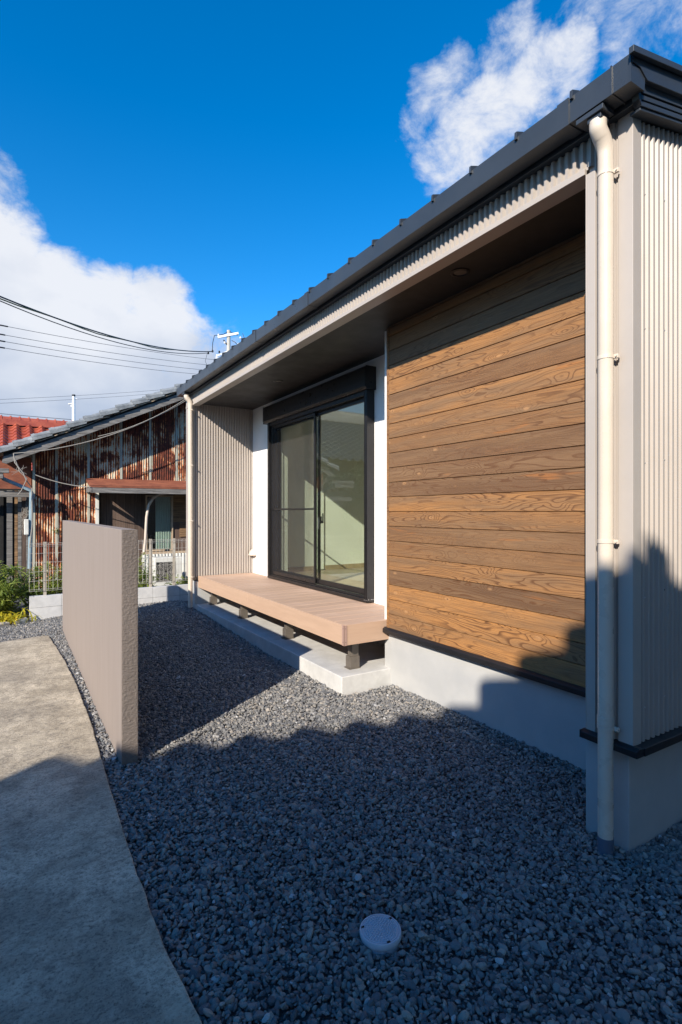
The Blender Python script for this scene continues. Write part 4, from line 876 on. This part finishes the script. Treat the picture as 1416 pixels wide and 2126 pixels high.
b = MB(); b.prism([(-2.68, ck(-2.68) - .28), (.26, ck(.26) - .28), (3.5, ck(3.5) - .28), (3.5, ck(3.5) - .13), (.26, ck(.26) - .13), (-2.68, ck(-2.68) - .13)], 1, -9.2, -.02); b.build('roof_boards', mat['brownwood'], nr)
b = MB(); pc = .265
for k in range(11):
    u = -2.72 + k * pc; z = ck(u) + (-.045 if u < -.75 else .0); e = u + pc * 1.06; arc = [(e - .018 * q * q, z + .004 + .03 * (1 - abs(q - 1)) - .014 * q * q) for q in (0, .5, 1, 1.6, 2)]
    b.prism([(u - .01, z - .18), (e, z - .11), (e, z - .01), (e - .05, z + .012), (u + .05, z + .016), (u + .01, z + .004), (u - .01, z - .02)], 1, -.28, .04)
for k in range(12):
    u = 3.5 - k * pc; z = ck(u) + .05; e = u - pc * 1.06
    b.prism([(u + .01, z - .18), (e, z - .11), (e, z - .01), (e + .05, z + .012), (u - .05, z + .016), (u - .01, z + .004), (u + .01, z - .02)], 1, -.28, .04)
b.build('verge_tile', mat['kawara'], nr)
b = MB(); b.box(.17, .60, -9.2, .02, ck(.26) - .16, ck(.26) - .07); b.tube([(.30, -9.2, ck(.26) - .03), (.30, .03, ck(.26) - .03)], .065, 12); b.build('ridge', mat['kawara'], nr)
b = MB(); b.box(-1.4, -.2, -.505, -.485, .9, 2.2); b.build('window', mat['frame'], nh)
# ------------------------------------------------------------------ tiled house across the lot (seen mirrored in the window)
oh = free('opposite_house', (-7.4, 17, 0), 0, 'grey tiled house out of frame across the lot, mirrored in the sliding window', 'house')
b = MB(); b.box(-5.2, 5.4, -3.2, 3.2, -.2, 2.95); b.prism([(-3.2, 2.95), (3.2, 2.95), (0, 4.4)], 0, -5.2, 5.4); b.build('wall', mat['planks'], oh)
b = MB(); tile_roof(b, (-5.8, 0, 4.75), (1, 0, 0), (0, -1, -.47), 11.8, 4.4); tile_roof(b, (-5.8, 0, 4.75), (1, 0, 0), (0, 1, -.47), 11.8, 4.4)
orf = b.build('roof', mat['kawara'], oh, smooth=True)
b = MB(); b.box(-5.9, 6.1, -.15, .15, 4.7, 5.0); b.tube([(-5.9, 0, 5.0), (6.1, 0, 5.0)], .15, 10); b.build('ridge', mat['kawara'], orf)
# unseen houses and wall added behind and beside the viewer to block sky light
lh = free('sky_blocker_house', (5.0, -4.9, 0), 0, 'beige two storey house added unseen behind the viewer to block sky light', 'house')
b = MB(); b.box(-4.4, 6, -3, 2.6, -.2, 6.6); b.build('wall', mat['house_wall_plain'], lh)
b = MB(); tile_roof(b, (-4.9, -.2, 7.9), (1, 0, 0), (0, -1, -.5), 11.4, 3.8); tile_roof(b, (-4.9, -.2, 7.9), (1, 0, 0), (0, 1, -.5), 11.4, 3.8); b.prism([(-3, 6.2), (2.6, 6.2), (-.2, 7.6)], 0, -4.4, 6); b.build('roof', mat['kawara'], lh, smooth=True)
bd = MB(); bd.box(-4.5, -4.35, -1.0, 10.0, -.2, 2.1); bd.box(-4.54, -4.31, -1.05, 10.05, 2.1005, 2.16); tag(bd.build('sky_blocker_wall', mat['house_wall_plain'], None, .01), 'plain mortar wall added unseen left of the path to block sky light', 'wall')  # unseen wall added to cut low sky light on the gravel
b = MB(); b.box(-2, -.4, 2.6, 2.66, 3.6, 4.8); b.box(1.5, 3.1, 2.6, 2.66, 3.6, 4.8); b.box(1.2, 2.9, 2.6, 2.66, .6, 2.4); b.build('windows', mat['frame'], lh)
sh = free('sky_blocker_side_house', (-.8243 * 6.2 - .566 * 8.2, -.566 * 6.2 + .8243 * 8.2, 0), ANG, 'brown single storey tiled house added unseen left of the path to block sky light', 'house')  # unseen house added to cut sky light from the left
b = MB(); b.box(-4.6, 4.4, -5, -.5, -.2, 3.1); b.build('wall', mat['planks'], sh)
b = MB(); tile_roof(b, (-5.2, -2.7, 4.5), (1, 0, 0), (0, 1, -.45), 10.2, 3.0); tile_roof(b, (-5.2, -2.7, 4.5), (1, 0, 0), (0, -1, -.45), 10.2, 3.0); b.build('roof', mat['kawara'], sh, smooth=True)
def tree(loc, h, R, n, label, seed):
    t = free('garden_tree', loc, 0, label, 'tree', 'garden trees out of frame across the lot'); r = np.random.default_rng(seed); b = MB()
    b.tube([(0, 0, -.2), (.04, .02, h * .3), (.02, .08, h * .55), (0, .02, h * .9)], [.10, .08, .06, .02], 10)
    C_ = []
    for k in range(16):
        a_ = r.uniform(0, 6.28); z = h * r.uniform(.4, .95); q = R * r.uniform(.35, 1) * (1.1 - abs(z / h - .6)); p = Vector((q * math.cos(a_), q * math.sin(a_), z)); C_.append(p); b.tube([(0, .03, z * .75), p * .55 + Vector((0, 0, z * .4)), p], [.035, .022, .008], 6)
    b.build('trunk', mat['bark'], t); P_ = np.concatenate([np.array(c) + r.normal(0, 1, (n // 16, 3)) * np.array([.28, .28, .2]) * R for c in C_])
    leaves('crown', P_, mat['dark_leaf'], t, (.08, .16), .45, seed=seed)
tree((-2.1, 12.0, 0), 2.9, .6, 6000, 'slim dark green tree left of the opposite house', 21); tree((-3.7, 12.6, 0), 2.6, .7, 6000, 'rounded dark green tree in front of the opposite house', 22); tree((-5.4, 12.4, 0), 3.0, .8, 6000, 'tall dark green tree at the corner of the opposite house', 23)
# ------------------------------------------------------------------ utility poles and wires
up = thing('utility_pole', (9.95, 27.7, 0), 'pale concrete utility pole with white crossarms rising above the house eave', 'utility pole')
px_, py_ = 9.97, 27.72; K = 28.8 / 26
b = MB(); b.tube([(px_, py_, -.3), (px_, py_, 11.15)], [.15, .095], 16); b.build('pole', mat['poleconc'], up, smooth=True)
def arm(p0, p1, w=.055):
    p0 = Vector(p0); p1 = Vector(p1); b = MB(); b.tube([p0, p1], w, 4); b.build('crossarm', mat['white_enamel'], up)
arm((9.42, 27.85, 10.72), (10.42, 27.45, 11.0), .075); arm((9.35, 27.85, 9.72), (10.0, 27.7, 10.05), .06); arm((9.3, 27.9, 9.15), (9.38, 27.86, 9.8), .05); arm((8.85, 28.1, 8.88), (9.35, 27.9, 9.2), .05)
for p in ((9.45, 27.84, 10.85), (9.75, 27.7, 10.45), (10.5, 27.35, 10.75), (10.72, 27.3, 10.55), (10.4, 27.4, 10.4), (10.65, 27.3, 10.25), (9.15, 27.9, 9.95), (8.95, 28.0, 9.85), (9.5, 27.85, 9.95), (8.8, 28.1, 8.95)):
    b = MB(); b.lathe(p[0], p[1], [(.01, p[2] - .07), (.045, p[2] - .05), (.055, p[2]), (.035, p[2] + .03), (.05, p[2] + .05), (.01, p[2] + .07)], 10)
    b.build('insulator', mat['cable'] if p[0] in (9.15, 8.95, 9.5, 10.65) else mat['white_enamel'], up, smooth=True)
b = MB()
b.tube([(9.95, 27.7, 11.1), (9.7, 27.75, 10.9), (9.5, 27.8, 10.85), (9.25, 27.9, 10.8), (9.17, 27.95, 10.4), (9.15, 27.95, 9.95)], .018, 6); b.tube([(10.0, 27.7, 11.1), (10.2, 27.6, 11.0), (10.4, 27.5, 10.9)], .018, 6)
b.tube([(10.1, 27.6, 10.6), (10.25, 27.5, 10.5), (10.4, 27.45, 10.35), (10.3, 27.45, 10.1), (10.2, 27.5, 9.95)], .018, 6)
b.tube([(8.9, 28, 9.85), (8.8, 28.05, 9.4), (8.95, 28.05, 9.1)], .01, 5); b.tube([(10.75, 27.3, 10.6), (10.62, 27.35, 11.0)], .015, 5); b.tube([(9.7, 27.75, 10.6), (9.95, 27.72, 10.3)], .035, 6); b.build('jumper_wire', mat['cable'], up)
def wire(name, a, b_, s, r, mt, label, group=None, n=24, extra=None):
    t = thing(name, a, label, 'cable', group); m_ = MB(); m_.tube(sag(a, b_, s, n), r, 6); m_.build('line', mt, t)
    if extra: extra(t)
    return t
def E1(t):
    m_ = MB(); p = sag((-2.2, 14.4, 6.90), (9.15, 27.95, 9.95), .62, 24); m_.tube([q + Vector((0, 0, -.03 + .03 * math.sin(i * 1.1))) for i, q in enumerate(p[:19])], .020, 6); m_.build('twisted_line', mat['cable_olive'], t)
wire('service_cable', (-2.2, 14.4, 6.90), (9.15, 27.95, 9.95), .62, .024, mat['cable'], 'thick twisted black and olive service cable, the topmost line crossing the clouds', extra=E1)
wire('service_cable', (-2.2, 14.4, 6.85), (8.95, 28.0, 9.85), .70, .016, mat['cable'], 'single black cable hanging just under the thick twisted one near the pole')
def ray(x, y, t): a_ = (x - 708) / 1115; return Vector(((a_ * .8517 + .524) * t, (-a_ * .524 + .8517) * t, 1.4 - (y - 1063) / 1115 * t))
lw = (('highest', 668, 34, 746, 437), ('second', 687, 19, 757, 434), ('third', 701, 23, 767, 425), ('lowest', 715, 28, 775, 410))
P0 = {668: (-2.95, 17.8, 7.58)}
for i, (nm, ya, xe, yb, xb) in enumerate(lw):
    A_ = ray(-80, ya - (9 if i == 0 else 8), 19.0); B_ = ray(xb + 60, yb + 6, 33)
    t = thing('power_line', A_, '%s of the four thin parallel power lines with black end sleeves' % nm, 'power line', 'thin power lines crossing the clouds')
    m_ = MB(); pp = sag(A_, B_, .18, 20); m_.tube(pp, .0095, 5); m_.build('line', mat['wire'], t)
    f_ = (80 + xe) / (xb + 140.) * 19 / 33 * 1.75; m_ = MB(); q = [Vector(pp[0]), Vector(pp[1]), Vector(pp[2])]; d_ = pp[2] - pp[0]; m_.tube([pp[0], pp[0] + (pp[1] - pp[0]), pp[1] + (pp[2] - pp[1]) * (.95 + .12 * (xe - 19) / 15)], .026, 6); m_.build('end_sleeve', mat['cable'], t)
for nm, ya, yb, xb in (('upper', 829, 800, 440), ('lower', 837, 808, 420)):
    A_ = ray(-60, ya + 3, 30); B_ = ray(xb, yb, 45); t = thing('distant_line', A_, '%s of two faint distant wires low over the clouds' % nm, 'power line', 'faint wires low in the sky'); m_ = MB(); m_.tube(sag(A_, B_, .12, 12), .009, 5); m_.build('line', mat['wire'], t)
sp_ = thing('distant_pole', ray(153, 900, 38), 'short white topped pole with insulators peeking over the shed roof', 'utility pole')
P_ = ray(153, 824, 38); b = MB(); b.tube([(P_.x, P_.y, -.3), (P_.x, P_.y, P_.z + .05)], [.14, .10], 12); b.build('pole', mat['white_enamel'], sp_, smooth=True)
b = MB(); b.tube([(P_.x, P_.y, P_.z + .03), (P_.x, P_.y, P_.z + .16)], .115, 12); b.build('pole_cap', mat['cable'], sp_)
b = MB()
for dx, dz in ((-.35, -.55), (-.2, -.7), (.22, -.15), (-.05, -.9)): b.tube([(P_.x + dx, P_.y, P_.z + dz), (P_.x + dx * .2, P_.y, P_.z + dz + .05)], .06, 8)
b.build('insulator', mat['white_enamel'], sp_)
for nm, ya, yb, xb, th, lb in (('a', 857, 871, 148, .022, 'grey wire from the left edge to the short white topped pole'), ('b', 869, 882, 150, .010, 'lowest faint wire just above the red roof')):
    A_ = ray(-60, ya - 4, 38); B_ = ray(xb, yb, 38); t = thing('distant_line', A_, lb, 'power line', 'faint wires low in the sky'); m_ = MB(); m_.tube(sag(A_, B_, .02, 10), th, 5); m_.build('line', mat['wire'], t)
S.cycles.max_bounces = 10; S.cycles.transparent_max_bounces = 16
